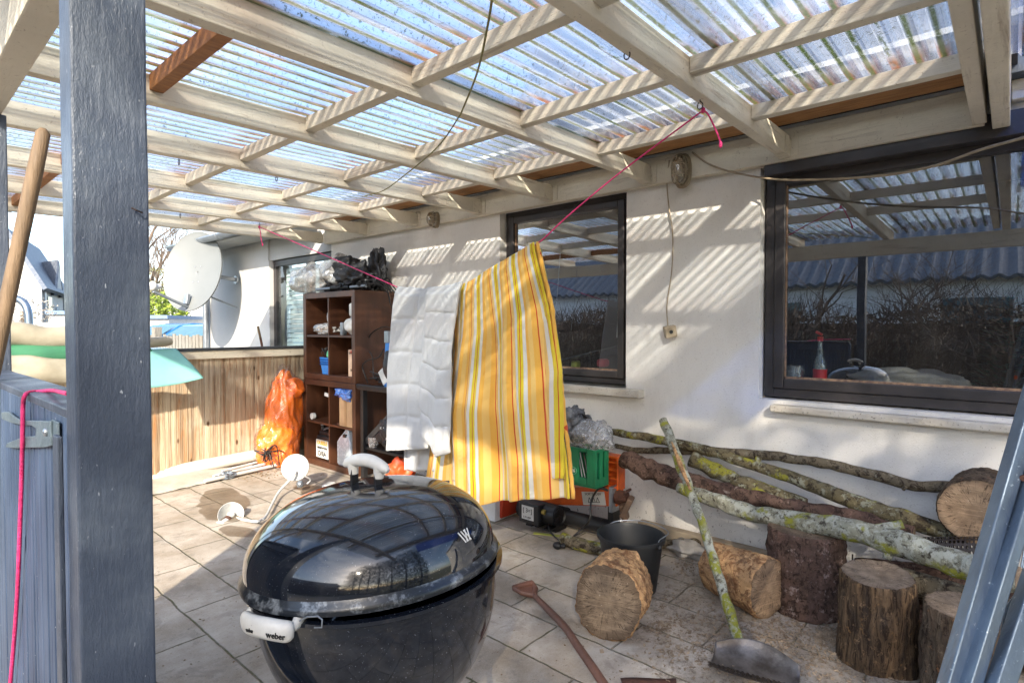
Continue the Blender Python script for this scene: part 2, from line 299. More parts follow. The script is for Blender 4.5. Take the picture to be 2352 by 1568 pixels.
m_steel_dark=M('stained_steel_sheet',(.24,.215,.20),(.09,.075,.065),10,.38,.3,50,metal=.75,speck=(.25,.20,.16),sa=.70,sb=.74)
m_hook=plain('dark_iron',(.05,.035,.03),.5,.6)
m_cable=M('dusty_beige_cable',(.36,.29,.20),(.28,.22,.15),20,.6,.2,90)
m_lampglass=clear_plastic('dirty_lamp_glass',(.85,.75,.6),.45,.4,(.42,.34,.23))
m_lampmetal=M('aged_lamp_metal',(.36,.30,.21),(.22,.17,.11),14,.5,.4,60,metal=.5)
m_mosscord=M('mossy_cord',(.30,.28,.10),(.20,.17,.07),30,.8,.5,120)
m_pink=M('pink_braided_cord',(.85,.045,.22),(.65,.02,.14),60,.55,.7,160)
m_toolwood=M('worn_tool_wood',(.19,.125,.07),(.115,.075,.042),6,.6,.4,26,(8,8,.8))
m_shaft=M('reddish_brown_shaft',(.17,.075,.05),(.11,.05,.035),8,.5,.4,60)
m_card=plain('cardboard',(.52,.33,.18),.75); m_tape=plain('parcel_tape',(.42,.25,.12),.4)
m_blue=plain('blue_plastic',(.04,.22,.62),.35)
m_bluebag=clear_plastic('blue_plastic_bag',(.25,.45,.95),.6,.4,(.05,.22,.75))
m_green=plain('green_crate_plastic',(.012,.22,.09),.38)
m_yellow=plain('yellow_print',(.75,.48,.03),.5)
m_red=plain('red_plastic',(.65,.02,.02),.4)
m_label=plain('white_label',(.66,.66,.64),.6)
m_ink=plain('black_ink',(.012,.012,.012),.7)
m_creamfab=M('cream_vinyl',(.34,.31,.24),(.26,.235,.175),5,.5,.3,20,speck=(.12,.1,.07),sa=.74,sb=.77)
m_greenvinyl=M('green_vinyl',(.05,.19,.10),(.03,.13,.07),3,.4,.2,12)
m_turq=M('turquoise_vinyl',(.19,.43,.39),(.15,.36,.33),2.2,.4,.15,10)
m_darkroof=M('dark_roof_tile',(.09,.105,.135),(.15,.165,.19),8,.6,.6,30)
m_jeans=M('blue_cloth',(.10,.19,.30),(.06,.11,.19),9,.85,.3,90)
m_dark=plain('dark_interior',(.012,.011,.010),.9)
m_felt=plain('roof_felt',(.03,.032,.036),.8)
m_leaf=M('dark_evergreen_leaf',(.025,.045,.012),(.045,.07,.018),5,.6,0,10,vary=.0)
m_leaf2=M('yellow_green_leaf',(.24,.30,.03),(.14,.20,.02),5,.6,0,10)
m_twig=M('bare_twig_bark',(.16,.115,.085),(.10,.075,.055),5,.85,.3,30)
m_carblue=plain('blue_car_paint',(.02,.16,.42),.15,.3); m_carsilver=plain('light_blue_car_paint',(.22,.42,.60),.15,.3)
m_carglass=plain('car_glass',(.05,.13,.17),.05,spec=.9) if False else plain('car_glass',(.06,.15,.19),.05)
m_picket=M('weathered_grey_pickets',(.26,.235,.195),(.16,.14,.115),9,.85,.5,30,(6,6,.6))
m_blind=plain('pale_blinds',(.50,.57,.56),.6)
# quilted cloths
def cloth(name,stripes):
    n=N(name); t=n.n('TexCoord'); s=n.sep(t.outputs['UV']); u=n.coord()
    if stripes:
        f=n.math('FRACT',n.math('ADD',n.math('MULTIPLY',s[0],4.6),n.math('MULTIPLY',n.math('SINE',n.math('MULTIPLY',s[1],5)),.004)))
        O=(.90,.50,.09); O2=(.90,.60,.19); W_=(.80,.78,.72); Yl=(.80,.62,.035); Rd=(.62,.055,.02)
        c=n.ramp(f,[(0,O),(.12,Rd),(.145,O2),(.27,W_),(.40,Yl),(.50,Rd),(.522,Yl),(.61,W_),(.75,O),(.87,O2)],'CONSTANT')
        c=n.mix(n.math('MULTIPLY',n.mask(n.noise(n.coord((1,.6,.3)),3.5,4),.4,.7),.25),c,(.90,.62,.25))
    else:
        c=n.mix(n.mask(n.noise(u,3,5,.6),.35,.7),(.67,.67,.665),(.62,.63,.645))
    h=n.math('ADD',n.noise(n.coord((1,1,.6)),9 if stripes else 7,5,.62,1.0),n.math('MULTIPLY',n.noise(u,240,2),.05))
    sy=n.math('PINGPONG',s[1],.5/6 if not stripes else .09)
    b=n.bsdf(c,.85,0,n.bump(h,.40,.035),.15,Sheen_Weight=.25)
    tl=n.n('BsdfTranslucent'); n.l(c,tl.inputs[0]); ms=n.n('MixShader'); ms.inputs[0].default_value=.22
    n.l(b.outputs[0],ms.inputs[1]); n.l(tl.outputs[0],ms.inputs[2]); n.l(ms.outputs[0],n.out.inputs[0]); return n.m
m_stripe=cloth('striped_quilt_cotton',True); m_quilt=cloth('white_quilt_cotton',False)
# perforated steel
n=N('perforated_dark_steel'); t=n.n('TexCoord'); vo=n.n('TexVoronoi',Scale=1,Randomness=.12); mp_=n.n('Mapping'); n.l(t.outputs['UV'],mp_.inputs[0]); mp_.inputs['Scale'].default_value=(1,1,1); n.l(mp_.outputs[0],vo.inputs['Vector'])
hole=n.mask(vo.outputs['Distance'],.34,.30); b=n.bsdf(n.mix(n.noise(n.coord(),20,4),(.04,.035,.035),(.10,.08,.07)),.45,.7)
tr=n.n('BsdfTransparent'); ms=n.n('MixShader'); n.l(hole,ms.inputs[0]); n.l(b.outputs[0],ms.inputs[1]); n.l(tr.outputs[0],ms.inputs[2]); n.l(ms.outputs[0],n.out.inputs[0]); m_perf=n.m
# ------------------------------------------------------------------ building helpers
WLOC={}
def tag(o,label=None,cat=None,group=None,kind=None):
    if label: o['label']=label
    if cat: o['category']=cat
    if group: o['group']=group
    if kind: o['kind']=kind
    return o
def thing(name,label,cat,loc=(0,0,0),group=None):
    o=bpy.data.objects.new(name,None); o.empty_display_size=.1; COL.objects.link(o); o.location=loc; WLOC[o.name]=V(loc)
    return tag(o,label,cat,group)
class MB:
    def __init__(s): s.v=[]; s.f=[]; s.uv={}
    def add(s,vs,fs):
        o=len(s.v); s.v+=[V(p) for p in vs]; s.f+=[tuple(i+o for i in f) for f in fs]; return o
    def box(s,a,b):
        x0,y0,z0=[min(p,q) for p,q in zip(a,b)]; x1,y1,z1=[max(p,q) for p,q in zip(a,b)]
        s.add([(x0,y0,z0),(x1,y0,z0),(x1,y1,z0),(x0,y1,z0),(x0,y0,z1),(x1,y0,z1),(x1,y1,z1),(x0,y1,z1)],
              [(0,3,2,1),(4,5,6,7),(0,1,5,4),(1,2,6,5),(2,3,7,6),(3,0,4,7)]); return s
    def obox(s,c,size,rot):
        c=V(c); hx,hy,hz=[k/2 for k in size]; m=rot if isinstance(rot,Matrix) else Euler(rot).to_matrix()
        s.add([c+m@V((a*hx,b*hy,d*hz)) for a,b,d in ((-1,-1,-1),(1,-1,-1),(1,1,-1),(-1,1,-1),(-1,-1,1),(1,-1,1),(1,1,1),(-1,1,1))],
              [(0,3,2,1),(4,5,6,7),(0,1,5,4),(1,2,6,5),(2,3,7,6),(3,0,4,7)]); return s
    def bar(s,p,q,w,h,up=(0,0,1)):
        p=V(p);q=V(q); d=(q-p); L=d.length; d.normalize(); r=d.cross(V(up)).normalized(); u=r.cross(d)
        m=Matrix((r,d,u)).transposed(); return s.obox((p+q)/2,(w,L,h),m)
    def tube(s,pts,r,n=8,cap=True,jit=0,jf=9,seed=0,tri=None):
        pts=[V(p) for p in pts]; rs=r if isinstance(r,(list,tuple)) else [r]*len(pts)
        t0=(pts[1]-pts[0]).normalized(); a=t0.orthogonal().normalized(); o=len(s.v); prev=t0
        for i,p in enumerate(pts):
            t=(pts[min(i+1,len(pts)-1)]-pts[max(i-1,0)]).normalized()
            a=(prev.rotation_difference(t)@a); a=(a-t*a.dot(t)).normalized(); b=t.cross(a); prev=t
            for k in range(n):
                an=2*math.pi*k/n; d=a*math.cos(an)+b*math.sin(an); rr=rs[i]
                if jit: rr*=1+jit*noise.noise((p+d*rr)*jf+V((seed,seed*2,0)))*2
                s.v.append(p+d*rr)
        for i in range(len(pts)-1):
            for k in range(n): s.f.append((o+i*n+k,o+i*n+(k+1)%n,o+(i+1)*n+(k+1)%n,o+(i+1)*n+k))
        if cap: s.f.append(tuple(o+k for k in range(n))[::-1]); s.f.append(tuple(o+(len(pts)-1)*n+k for k in range(n)))
        return s
    def lathe(s,prof,n=32,c=(0,0,0),rot=None,jit=0,jf=6,seed=0,scale=(1,1,1)):
        m=(rot if isinstance(rot,Matrix) else Euler(rot).to_matrix()) if rot is not None else Matrix.Identity(3); c=V(c); o=len(s.v)
        for i,(r,z) in enumerate(prof):
            for k in range(n):
                an=2*math.pi*k/n; p=V((r*math.cos(an)*scale[0],r*math.sin(an)*scale[1],z))
                if jit: p=V((p.x,p.y,0))*(1+jit*2*noise.noise(p*jf+V((seed,0,seed))))+V((0,0,p.z))
                s.v.append(c+m@p)
        for i in range(len(prof)-1):
            for k in range(n): s.f.append((o+i*n+k,o+i*n+(k+1)%n,o+(i+1)*n+(k+1)%n,o+(i+1)*n+k))
        if prof[0][0]>1e-6: pass
        return s
    def grid(s,fn,nu,nv,uv=True,flip=False):
        o=len(s.v)
        for j in range(nv+1):
            for i in range(nu+1):
                if uv: s.uv[len(s.v)]=(i/nu,j/nv)
                s.v.append(V(fn(i/nu,j/nv)))
        for j in range(nv):
            for i in range(nu):
                a=o+j*(nu+1)+i; q=(a,a+1,a+nu+2,a+nu+1); s.f.append(q[::-1] if flip else q)
        return s
    def blob(s,c,rad,amp=.12,fr=3,seed=0,sub=4,cr=0.,rot=0):
        bm=bmesh.new(); bmesh.ops.create_icosphere(bm,subdivisions=sub,radius=1); c=V(c); o=len(s.v); m=Matrix.Rotation(rot,3,'Z')
        for v in bm.verts:
            p=v.co.copy(); k=1+amp*2*noise.noise(p*fr+V((seed*3.1,seed,0)))
            if cr:
                for fq,am in ((.9,1.),(2.1,.5),(4.3,.22)):
                    dd=noise.voronoi(p*fr*fq*.6+V((seed*1.7,7,seed)))[0]; k+=cr*am*(.22-min(.45,dd[1]-dd[0]))*1.3
            s.v.append(c+m@V((p.x*rad[0]*k,p.y*rad[1]*k,p.z*rad[2]*k)))
        s.f+=[tuple(x.index+o for x in f.verts) for f in bm.faces]; bm.free(); return s
    def build(s,name,mat,parent=None,label=None,cat=None,group=None,kind=None,smooth=None,bevel=0,solid=0,loc=None,sub=0,off=0):
        me=bpy.data.meshes.new(name); base=V((0,0,0))
        if parent is not None: base=WLOC[parent.name]
        elif loc is not None: base=V(loc)
        elif cat and s.v:
            xs=[p.x for p in s.v]; ys=[p.y for p in s.v]; zs=[p.z for p in s.v]; base=V(((min(xs)+max(xs))/2,(min(ys)+max(ys))/2,min(zs)))
        me.from_pydata([p-base for p in s.v],[],s.f); me.update()
        if s.uv:
            l=me.uv_layers.new(name='UVMap')
            for lp in me.loops: l.data[lp.index].uv=s.uv.get(lp.vertex_index,(0,0))
        bm=bmesh.new(); bm.from_mesh(me); bmesh.ops.recalc_face_normals(bm,faces=bm.faces); bm.to_mesh(me); bm.free()
        me.materials.append(mat)
        o=bpy.data.objects.new(name,me); COL.objects.link(o)
        if parent is not None: o.parent=parent; WLOC[o.name]=base
        else: o.location=base; WLOC[o.name]=base
        if smooth is not None:
            me.shade_smooth()
            if smooth<180: me.set_sharp_from_angle(angle=R(smooth))
        if solid: m=o.modifiers.new('solid','SOLIDIFY'); m.thickness=solid; m.offset=off
        if bevel: m=o.modifiers.new('bevel','BEVEL'); m.width=bevel; m.segments=2; m.limit_method='ANGLE'; m.angle_limit=R(40)
        if sub: m=o.modifiers.new('sub','SUBSURF'); m.levels=sub; m.render_levels=sub
        return tag(o,label,cat,group,kind)
def lathe_closed(prof,n=32,**k): return MB().lathe([(1e-5,prof[0][1])]+prof+[(1e-5,prof[-1][1])],n,**k)
def text(s,size,loc,rot,mat,parent,name='lettering',ext=.0006,shear=0,bold=0):
    cu=bpy.data.curves.new(name,'FONT'); cu.body=s; cu.size=size; cu.extrude=ext; cu.offset=bold; cu.align_x='CENTER'; cu.align_y='CENTER'; cu.resolution_u=3
    t=bpy.data.objects.new(name,cu); COL.objects.link(t)
    me=bpy.data.meshes.new_from_object(t.evaluated_get(bpy.context.evaluated_depsgraph_get())); bpy.data.objects.remove(t)
    m=(rot if isinstance(rot,Matrix) else Euler(rot).to_matrix()); base=WLOC[parent.name]
    for v in me.vertices: v.co=m@v.co+V(loc)-base
    me.materials.clear(); me.materials.append(mat); o=bpy.data.objects.new(name,me); COL.objects.link(o); o.parent=parent; WLOC[o.name]=base; return o
def facing(nrm,up=(0,0,1)):
    "matrix whose z axis is nrm and y axis leans to up (for text and discs)"
    z=V(nrm).normalized(); x=V(up).cross(z).normalized(); y=z.cross(x); return Matrix((x,y,z)).transposed()
def spl(pts,k=6):
    "Catmull-Rom through points"
    p=[V(q) for q in pts]; p=[p[0]*2-p[1]]+p+[p[-1]*2-p[-2]]; out=[]
    for i in range(1,len(p)-2):
        for j in range(k):
            t=j/k; a,b,c,d=p[i-1:i+3]
            out.append(.5*((2*b)+(c-a)*t+(2*a-5*b+4*c-d)*t*t+(3*b-a-3*c+d)*t**3))
    return out+[p[-2]]
def interp(a,k):
    "spread a list of values over k samples"
    out=[]
    for i in range(k):
        t=i/(k-1)*(len(a)-1); j=min(int(t),len(a)-2); out.append(a[j]+(a[j+1]-a[j])*(t-j))
    return out
def copy_tree(o,parent=None):
    c=o.copy(); COL.objects.link(c); c.parent=parent; WLOC[c.name]=V(c.location)
    for ch in [x for x in bpy.data.objects if x.parent==o]: copy_tree(ch,c)
    return c
# ------------------------------------------------------------------ ground
def sheet(x0,y0,x1,y1,z): return MB().add([(x0,y0,z),(x1,y0,z),(x1,y1,z),(x0,y1,z)],[(0,1,2,3)])
g=MB(); g.box((-300,-300,-.5),(300,300,-.012)); g.build('ground',m_grass,kind='structure')
g=MB(); g.box((-4,-2.4,-.3),(-.604,9.4,-.004)); g.build('bounce_path',M('pale_bounce_gravel',(.40,.36,.31),(.28,.25,.21),20,.9,.8,120),kind='structure')  # unseen pale ground added to bounce daylight in under the roof
g=MB(); g.box((-.6,-3,-.3),(3.36,5.55,0)); g.build('paving',m_pave,kind='structure')
m_asph=M('asphalt',(.10,.10,.11),(.075,.075,.08),8,.9,.6,120)
g=MB(); g.box((-14,9.5,-.3),(14,30,-.006)); g.build('driveway',m_asph,kind='structure')
# ------------------------------------------------------------------ house
WX=3.36
house=thing('house','white rendered house with dark framed windows behind the patio','house',(WX,3,0))
wl=MB()
Y2a,Y2b,Z2a,Z2b=-.16,1.082,.945,2.25; Y1a,Y1b,Z1a,Z1b=1.937,3.08,.945,2.265
for y0,y1,z0,z1 in ((-3,Y2a,0,2.75),(Y2a,Y2b,0,Z2a),(Y2a,Y2b,Z2b,2.75),(Y2b,Y1a,0,2.75),(Y1a,Y1b,0,Z1a),(Y1a,Y1b,Z1b,2.75),(Y1b,5.56,0,2.75)): wl.box((WX,y0,z0),(WX+.30,y1,z1))
wl.build('wall',m_stucco,house)
wf=MB()
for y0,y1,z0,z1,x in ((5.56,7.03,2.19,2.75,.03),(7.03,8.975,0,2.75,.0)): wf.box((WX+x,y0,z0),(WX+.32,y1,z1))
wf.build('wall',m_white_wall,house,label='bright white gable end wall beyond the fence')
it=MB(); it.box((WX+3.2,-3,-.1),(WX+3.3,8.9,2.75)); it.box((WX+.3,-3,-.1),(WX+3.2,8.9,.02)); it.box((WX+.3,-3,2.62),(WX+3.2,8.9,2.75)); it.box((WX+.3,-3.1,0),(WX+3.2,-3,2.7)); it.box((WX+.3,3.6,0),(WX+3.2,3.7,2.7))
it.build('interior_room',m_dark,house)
def window(y0,y1,z0,z1,x=WX+.065,fw=.045,sw=.06,mull=None,slack=.02):
    o=MB(); o.box((x,y0,z0),(x+.08,y0+fw,z1)); o.box((x,y1-fw,z0),(x+.08,y1,z1)); o.box((x,y0+fw,z0),(x+.08,y1-fw,z0+fw)); o.box((x,y0+fw,z1-fw),(x+.08,y1-fw,z1))
    f=o.build('window',m_frame,house,bevel=.004)
    i0,i1,k0,k1=y0+fw+.002,y1-fw-.002,z0+fw+.002,z1-fw-.002; xs=x-.014
    cells=[(i0,i1)] if not mull else [(i0,mull-.02),(mull+.02,i1)]
    for a,b in cells:
        s_=MB(); s_.box((xs,a,k0),(xs+.055,a+sw,k1)); s_.box((xs,b-sw,k0),(xs+.055,b,k1)); s_.box((xs,a+sw,k0),(xs+.055,b-sw,k0+sw)); s_.box((xs,a+sw,k1-sw),(xs+.055,b-sw,k1))
        s_.build('sash',m_frame,f,bevel=.006)
        p=MB(); p.grid(lambda u_,v_,a=a,b=b:(xs+.03,a+sw+(b-a-2*sw)*u_,k0+sw+(k1-k0-2*sw)*v_),2,2); p.build('pane',m_glass,f)
        bd=MB(); e=.006
        for q in (((xs+.018,a+sw,k0+sw),(xs+.03,a+sw+e,k1-sw)),((xs+.018,b-sw-e,k0+sw),(xs+.03,b-sw,k1-sw)),((xs+.018,a+sw,k0+sw),(xs+.03,b-sw,k0+sw+e*2))): bd.box(*q)
        bd.build('glazing_bead',plain_bead,f)
    return f
plain_bead=M('pale_cracked_putty',(.34,.22,.14),(.14,.09,.07),30,.8,.4,90)
w2=window(Y2a,Y2b-.012,Z2a+.01,Z2b,fw=.05,sw=.055)
w2['label']='large dark window at the right reflecting the roof'
tp=MB(); tp.box((WX-.035,-.9,2.19),(WX+.05,Y2b-.03,2.30)); tp.build('window_head_trim',m_frame,house,bevel=.004)
w1=window(Y1a+.008,Y1b-.008,Z1a+.012,Z1b,fw=.04,sw=.05); w1['label']='smaller dark window behind the hanging quilts'
s_=MB(); s_.box((WX-.075,1.80,.892),(WX+.07,3.16,.945)); s_.build('window_sill',m_sill,house,bevel=.006)
s_=MB(); s_.box((WX-.07,-.9,.885),(WX-.001,1.0,.925)); s_.build('window_sill',m_sill,house,bevel=.009)
# terrace door beyond the fence
dz=2.18
d_=MB(); x=WX+.055
d_.box((x,5.60,0),(x+.08,5.66,dz)); d_.box((x,6.93,0),(x+.08,7.0,dz)); d_.box((x,5.66,dz-.07),(x+.08,6.93,dz)); d_.box((x,6.12,0),(x+.08,6.20,dz-.07)); d_.box((x,5.66,.001),(x+.08,6.12,.08)); d_.box((x,6.20,.001),(x+.08,6.93,.08))
dr=d_.build('terrace_door',m_frame,house,bevel=.004)
p=MB(); p.grid(lambda a,b:(x+.02,5.66+1.27*a,.08+(dz-.15)*b),2,2); p.build('pane',glass('door_glass',.05,(.9,.96,.95),.10),dr)
b_=MB(); 
for k in range(34): b_.obox((x+.10,6.52,.15+k*.058),(.012,.64,.052),(0,R(22),0))
b_.build('blind',m_blind,dr)
b_=MB(); b_.box((x+.13,6.84,.05),(x+.16,6.92,2.1)); b_.box((x+.14,5.66,.05),(x+.16,6.15,2.1)); b_.build('curtain',m_blind,dr)
rb=MB(); rb.box((WX+.0,7.0,0),(WX+.2,7.03,2.19)); rb.build('reveal',m_white_wall,house)
dp=MB(); dp.tube([(WX-.06,8.86,0.0),(WX-.06,8.86,2.42)],.04,12); dp.build('downpipe',m_zinc,house,smooth=40)
rf=MB()
prof=[(-.42,2.50),(.0,2.60),(3.4,4.3)]
def roofgrid(u_,v_):
    t=u_*2; 
    if t<1: x0=prof[0][0]+(prof[1][0]-prof[0][0])*t; z0=prof[0][1]+(prof[1][1]-prof[0][1])*t
    else: x0=prof[1][0]+(prof[2][0]-prof[1][0])*(t-1); z0=prof[1][1]+(prof[2][1]-prof[1][1])*(t-1)
    y=5.75+v_*3.4; return (WX+x0,y,z0+.018*math.sin(y*2*math.pi/.15))
rf.grid(roofgrid,12,180,uv=False); rf.build('roof',m_darkroof,house,solid=.012)
rf=MB(); rf.add([(WX-.0,-3,2.60),(WX-.0,5.75,2.60),(WX+3.4,5.75,4.3),(WX+3.4,-3,4.3),(WX-.0,-3,2.72),(WX-.0,5.75,2.72),(WX+3.4,5.75,4.42),(WX+3.4,-3,4.42)],[(0,1,2,3),(4,5,6,7),(0,1,5,4),(1,2,6,5),(2,3,7,6),(3,0,4,7)])
rf.build('roof',m_darkroof,house)
gu=MB(); gy0,gy1=5.78,9.05; gx=WX-.45; gz=2.50
gu.grid(lambda a,b:(gx-.06*math.cos(math.pi*a),gy0+(gy1-gy0)*b,gz-.06*math.sin(math.pi*a)),12,6,uv=False)
gu.build('gutter',m_zinc,house,smooth=60,solid=.004)
for y in (6.4,7.35,8.3):
    gb=MB(); gb.tube([V((gx-.064*math.cos(math.pi*a/10),y,gz-.066*math.sin(math.pi*a/10))) for a in range(11)],.006,6)
    gb.build('gutter_bracket',m_zinc,house,smooth=60)
sf=MB(); sf.box((WX-.38,5.78,2.44),(WX-.02,9.0,2.47)); sf.build('soffit',m_white_wall,house)
# ------------------------------------------------------------------ pergola
perg=thing('pergola','cream timber pergola with mossy corrugated plastic roof and dark posts','pergola',(.28,3,0))
def jz(x): return 2.27-.02*(3.3-x)      # underside of the joists
JY=[.935,1.755,2.53,3.245,4.045,4.825,5.645]
ZT=.105                                  # timber height below the sheet
for i,y in enumerate(JY):
    m=MB(); xa,xb=.02,3.285
    n_=26
    for k in range(n_):
        pass
    def ring(x,k): 
        e=lambda q:.0022*noise.noise(V((x*3,q*5+i*7,k)))
        return [(x,y-.0265+e(1),jz(x)+e(2)),(x,y+.0265+e(3),jz(x)+e(4)),(x,y+.0265+e(5),jz(x)+ZT),(x,y-.0265+e(6),jz(x)+ZT)]
    vs=[]; fs=[]
    for k in range(n_+1): vs+=ring(xa+(xb-xa)*k/n_,k)
    for k in range(n_):
        for a in range(4): fs.append((k*4+a,k*4+(a+1)%4,k*4+4+(a+1)%4,k*4+4+a))
    fs+=[(0,1,2,3),(n_*4,n_*4+1,n_*4+2,n_*4+3)]
    m.add(vs,fs); m.build('joist',m_joist,perg,bevel=.004)
    h=MB(); h.box((3.2,y-.030,jz(3.3)-.004),(3.297,y-.0275,jz(3.3)+.085)); h.box((3.2,y+.0275,jz(3.3)-.004),(3.297,y+.030,jz(3.3)+.085)); h.box((3.2,y-.0275,jz(3.3)-.006),(3.297,y+.0275,jz(3.3)-.003))
    h.box((3.294,y-.065,jz(3.3)-.004),(3.2975,y-.030,jz(3.3)+.10)); h.box((3.294,y+.030,jz(3.3)-.004),(3.2975,y+.065,jz(3.3)+.10)); h.build('joist_hanger',m_beamy,perg,label='painted steel joist hanger')
# doubled end boards
for y0,y1,x1,dzz in ((.098,.150,3.30,.02),(.020,.080,3.33,-.005)):
    m=MB(); m.box((.02,y0,2.235+dzz),(x1,y1,2.42)); m.build('end_joist',m_joist,perg,bevel=.004)
PX=[.765,1.41,2.05,2.70]
for ip,px in enumerate(PX):
    ys=[.15]+JY+[6.0]
    for k in range(len(ys)-1):
        a=ys[k]+(.001 if k==0 else .0275); b=ys[k+1]-.0275
        if ip==0 and k in (0,1): 
            continue
        mat=m_orange_wood if (ip==0) else m_beamy
        zt=jz(px)+ZT-.003; hgt=.062
        dx=(.0 if k else 0)+random.uniform(-.006,.006)
        mm=MB(); mm.box((px+dx-.024,a,zt-hgt),(px+dx+.024,b,zt)); mm.build('purlin',mat,perg,bevel=.003,label='bare orange purlin' if ip==0 else None)
m=MB(); m.box((3.3,.106,2.25),(3.355,5.60,2.42)); m.build('wall_plate',m_beamy,perg,bevel=.004)
m=MB(); m.box((3.035,.16,2.408),(3.20,5.6,2.432)); m.build('soffit_board',m_orange_wood2,perg,bevel=.003,label='orange stained board above the wall plate')
m=MB(); m.box((2.80,.0,2.455),(3.359,5.6,2.47)); m.build('roofing_felt_strip',m_felt,perg)
m=MB(); m.box((.245,-.4,2.055),(.315,6.05,2.203)); m.build('outer_beam',m_beamy,perg,bevel=.005)
# roof sheets
def prof_z(y):
    f=(y/PER)%1.0
    if f<.28: return .018
    if f<.42: return .018*(1-(f-.28)/.14)
    if f<.86: return .0
    return .018*((f-.86)/.14)
def roofz(x): return jz(x)+ZT+.001
sw_=PER*12
k=0; y0=-PER*2
brk=[0,.28,.42,.86]
while y0<6.0:
    y1=min(y0+sw_+PER*1.28,6.15)
    ys=[]; q=math.floor(y0/PER)
    while q*PER<y1:
        for f in brk:
            yy=(q+f)*PER
            if y0-1e-6<=yy<=y1: ys.append(yy)
        q+=1
    nx=12; vs=[]; fs=[]
    for i in range(nx+1):
        x=-.12+(2.895+.12)*i/nx
        for yy in ys: vs.append((x,yy,roofz(x)+prof_z(yy+1e-5)+(k%2)*.0025+.003*noise.noise(V((x*2,yy*2,0)))))
    L=len(ys)
    for i in range(nx):
        for j in range(L-1): fs.append((i*L+j,i*L+j+1,(i+1)*L+j+1,(i+1)*L+j))
    mm=MB(); mm.add(vs,fs); mm.build('roof_sheet',m_roof,perg)
    y0+=sw_; k+=1
m=MB(); m.box((3.30,-1.,2.335),(3.355,.018,2.42)); m.build('wall_plate',m_beamy,perg,bevel=.004)
m=MB(); m.box((3.22,-1.,2.422),(3.355,.09,2.66)); m.build('dark_fascia',m_slate,perg,bevel=.004)
tb=thing('blue_tarp','blue translucent film with a red stripe lying on the roof at the top right corner','tarp',(2.4,-.3,2.41))
m=MB(); m.grid(lambda a,b:(1.0+2.3*a,-.75+.72*b,2.425+.006*math.sin(a*20)),20,4); m.build('film',clear_plastic('blue_film',(.05,.22,.95),.45,.1,(.02,.13,.80)),tb,smooth=180)
m=MB(); m.grid(lambda a,b:(1.7+1.0*a,-.19+.10*b*(1-a),2.433+.01*math.sin(a*9)),20,4); m.build('red_stripe',clear_plastic('red_film',(.9,.15,.2),.4,.1,(.6,.04,.06)),tb,smooth=180)
# posts
def post(x0,x1,y0,y1,z1=2.054):
    m=MB(); 
    n_=40; vs=[];fs=[]
    for k in range(n_+1):
        z=z1*k/n_; e=lambda q:.0012*noise.noise(V((z*6,q*5,x0)))
        vs+=[(x0+e(1),y0+e(2),z),(x1+e(3),y0+e(4),z),(x1+e(5),y1,z),(x0+e(6),y1,z)]
    for k in range(n_):
        for a in range(4): fs.append((k*4+a,k*4+(a+1)%4,k*4+4+(a+1)%4,k*4+4+a))
    fs+=[(0,1,2,3),(n_*4,n_*4+1,n_*4+2,n_*4+3)]; m.add(vs,fs); return m.build('post',m_slate,perg,bevel=.004)
post(.217,.322,1.10,1.17); post(.23,.325,2.52,2.62); post(.23,.325,5.5,5.6)
cp=MB(); cp.tube([Y(303,478,1.096),Y(313,483,1.088),Y(327,489,1.092)],.0016,6); cp.build('nail',m_hook,perg)
# eye hooks
def hook(px,py,jy,size=.011):
    p=Y(px,py,jy); t=[p+V((0,math.cos(a)*size,math.sin(a)*size*1.3)) for a in [R(90+28*k) for k in range(13)]]
    q=MB(); q.tube([p+V((0,0,.03))]+t,.0022,6); q.build('eye_hook',m_hook,perg,smooth=60)
for a in ((750,150,1.78),(1440,127,.95),(1250,332,1.78),(411,373,3.27),(635,411,3.27),(701,430,4.06),(414,496,4.85),(1608,243,.94),(1762,313,.94),(596,519,4.83)): hook(*a)
# ------------------------------------------------------------------ low back fence
fen=thing('fence','low weathered pine board fence with cream rails behind the lamp','fence',(1.8,5.62,0))
m=MB(); x=.28; i=0
while x<3.35:
    wdt=.094; m.box((x,5.60+random.uniform(-.002,.002),.07),(min(x+wdt-.003,3.355),5.622,1.075)); 
    for gq in (.031,.062): m.box((x+gq-.012,5.596,.07),(x+gq+.012,5.602,1.072))
    x+=wdt; i+=1
m.build('board_panel',m_board,fen,bevel=.002)
m=MB(); m.box((.28,5.56,1.062),(3.355,5.596,1.135)); m.build('top_rail',m_beamy if False else m_joist,fen,bevel=.004)
m=MB(); m.box((.28,5.545,1.137),(3.355,5.68,1.160)); m.build('cap',m_felt,fen,label='dark roofing felt cap',bevel=.003)
m=MB(); m.box((.28,5.57,.018),(3.355,5.594,.072)); m.build('bottom_rail',m_joist,fen,bevel=.004)
# ------------------------------------------------------------------ slate side gate
gate=thing('side_gate','blue grey boarded side gate left of the dark post','gate',(.27,1.9,0))
m=MB(); y=1.262; seed=0
while y<2.50:
    wd=.0335 if int(y*100)%3 else .028
    m.box((.238+random.uniform(-.0012,.0012),y,.03),(.256,min(y+wd-.003,2.51),1.188)); y+=wd
m.build('board_panel',m_gate,gate,bevel=.0025)
m=MB(); m.box((.258,1.262,1.120),(.292,2.51,1.186)); m.box((.258,1.262,.15),(.292,2.51,.23)); m.build('rail',m_gate,gate)
m=MB(); m.box((.232,1.238,1.190),(.318,2.515,1.208)); m.build('cap',m_slate,gate,bevel=.003)
m=MB(); m.box((.235,1.232,.03),(.300,1.259,1.187)); m.build('end_stile',m_gate,gate,bevel=.003)
m=MB(); m.box((.206,1.174,.03),(.2135,1.212,1.17)); m.build('stop_strip',m_slate,gate,bevel=.002)
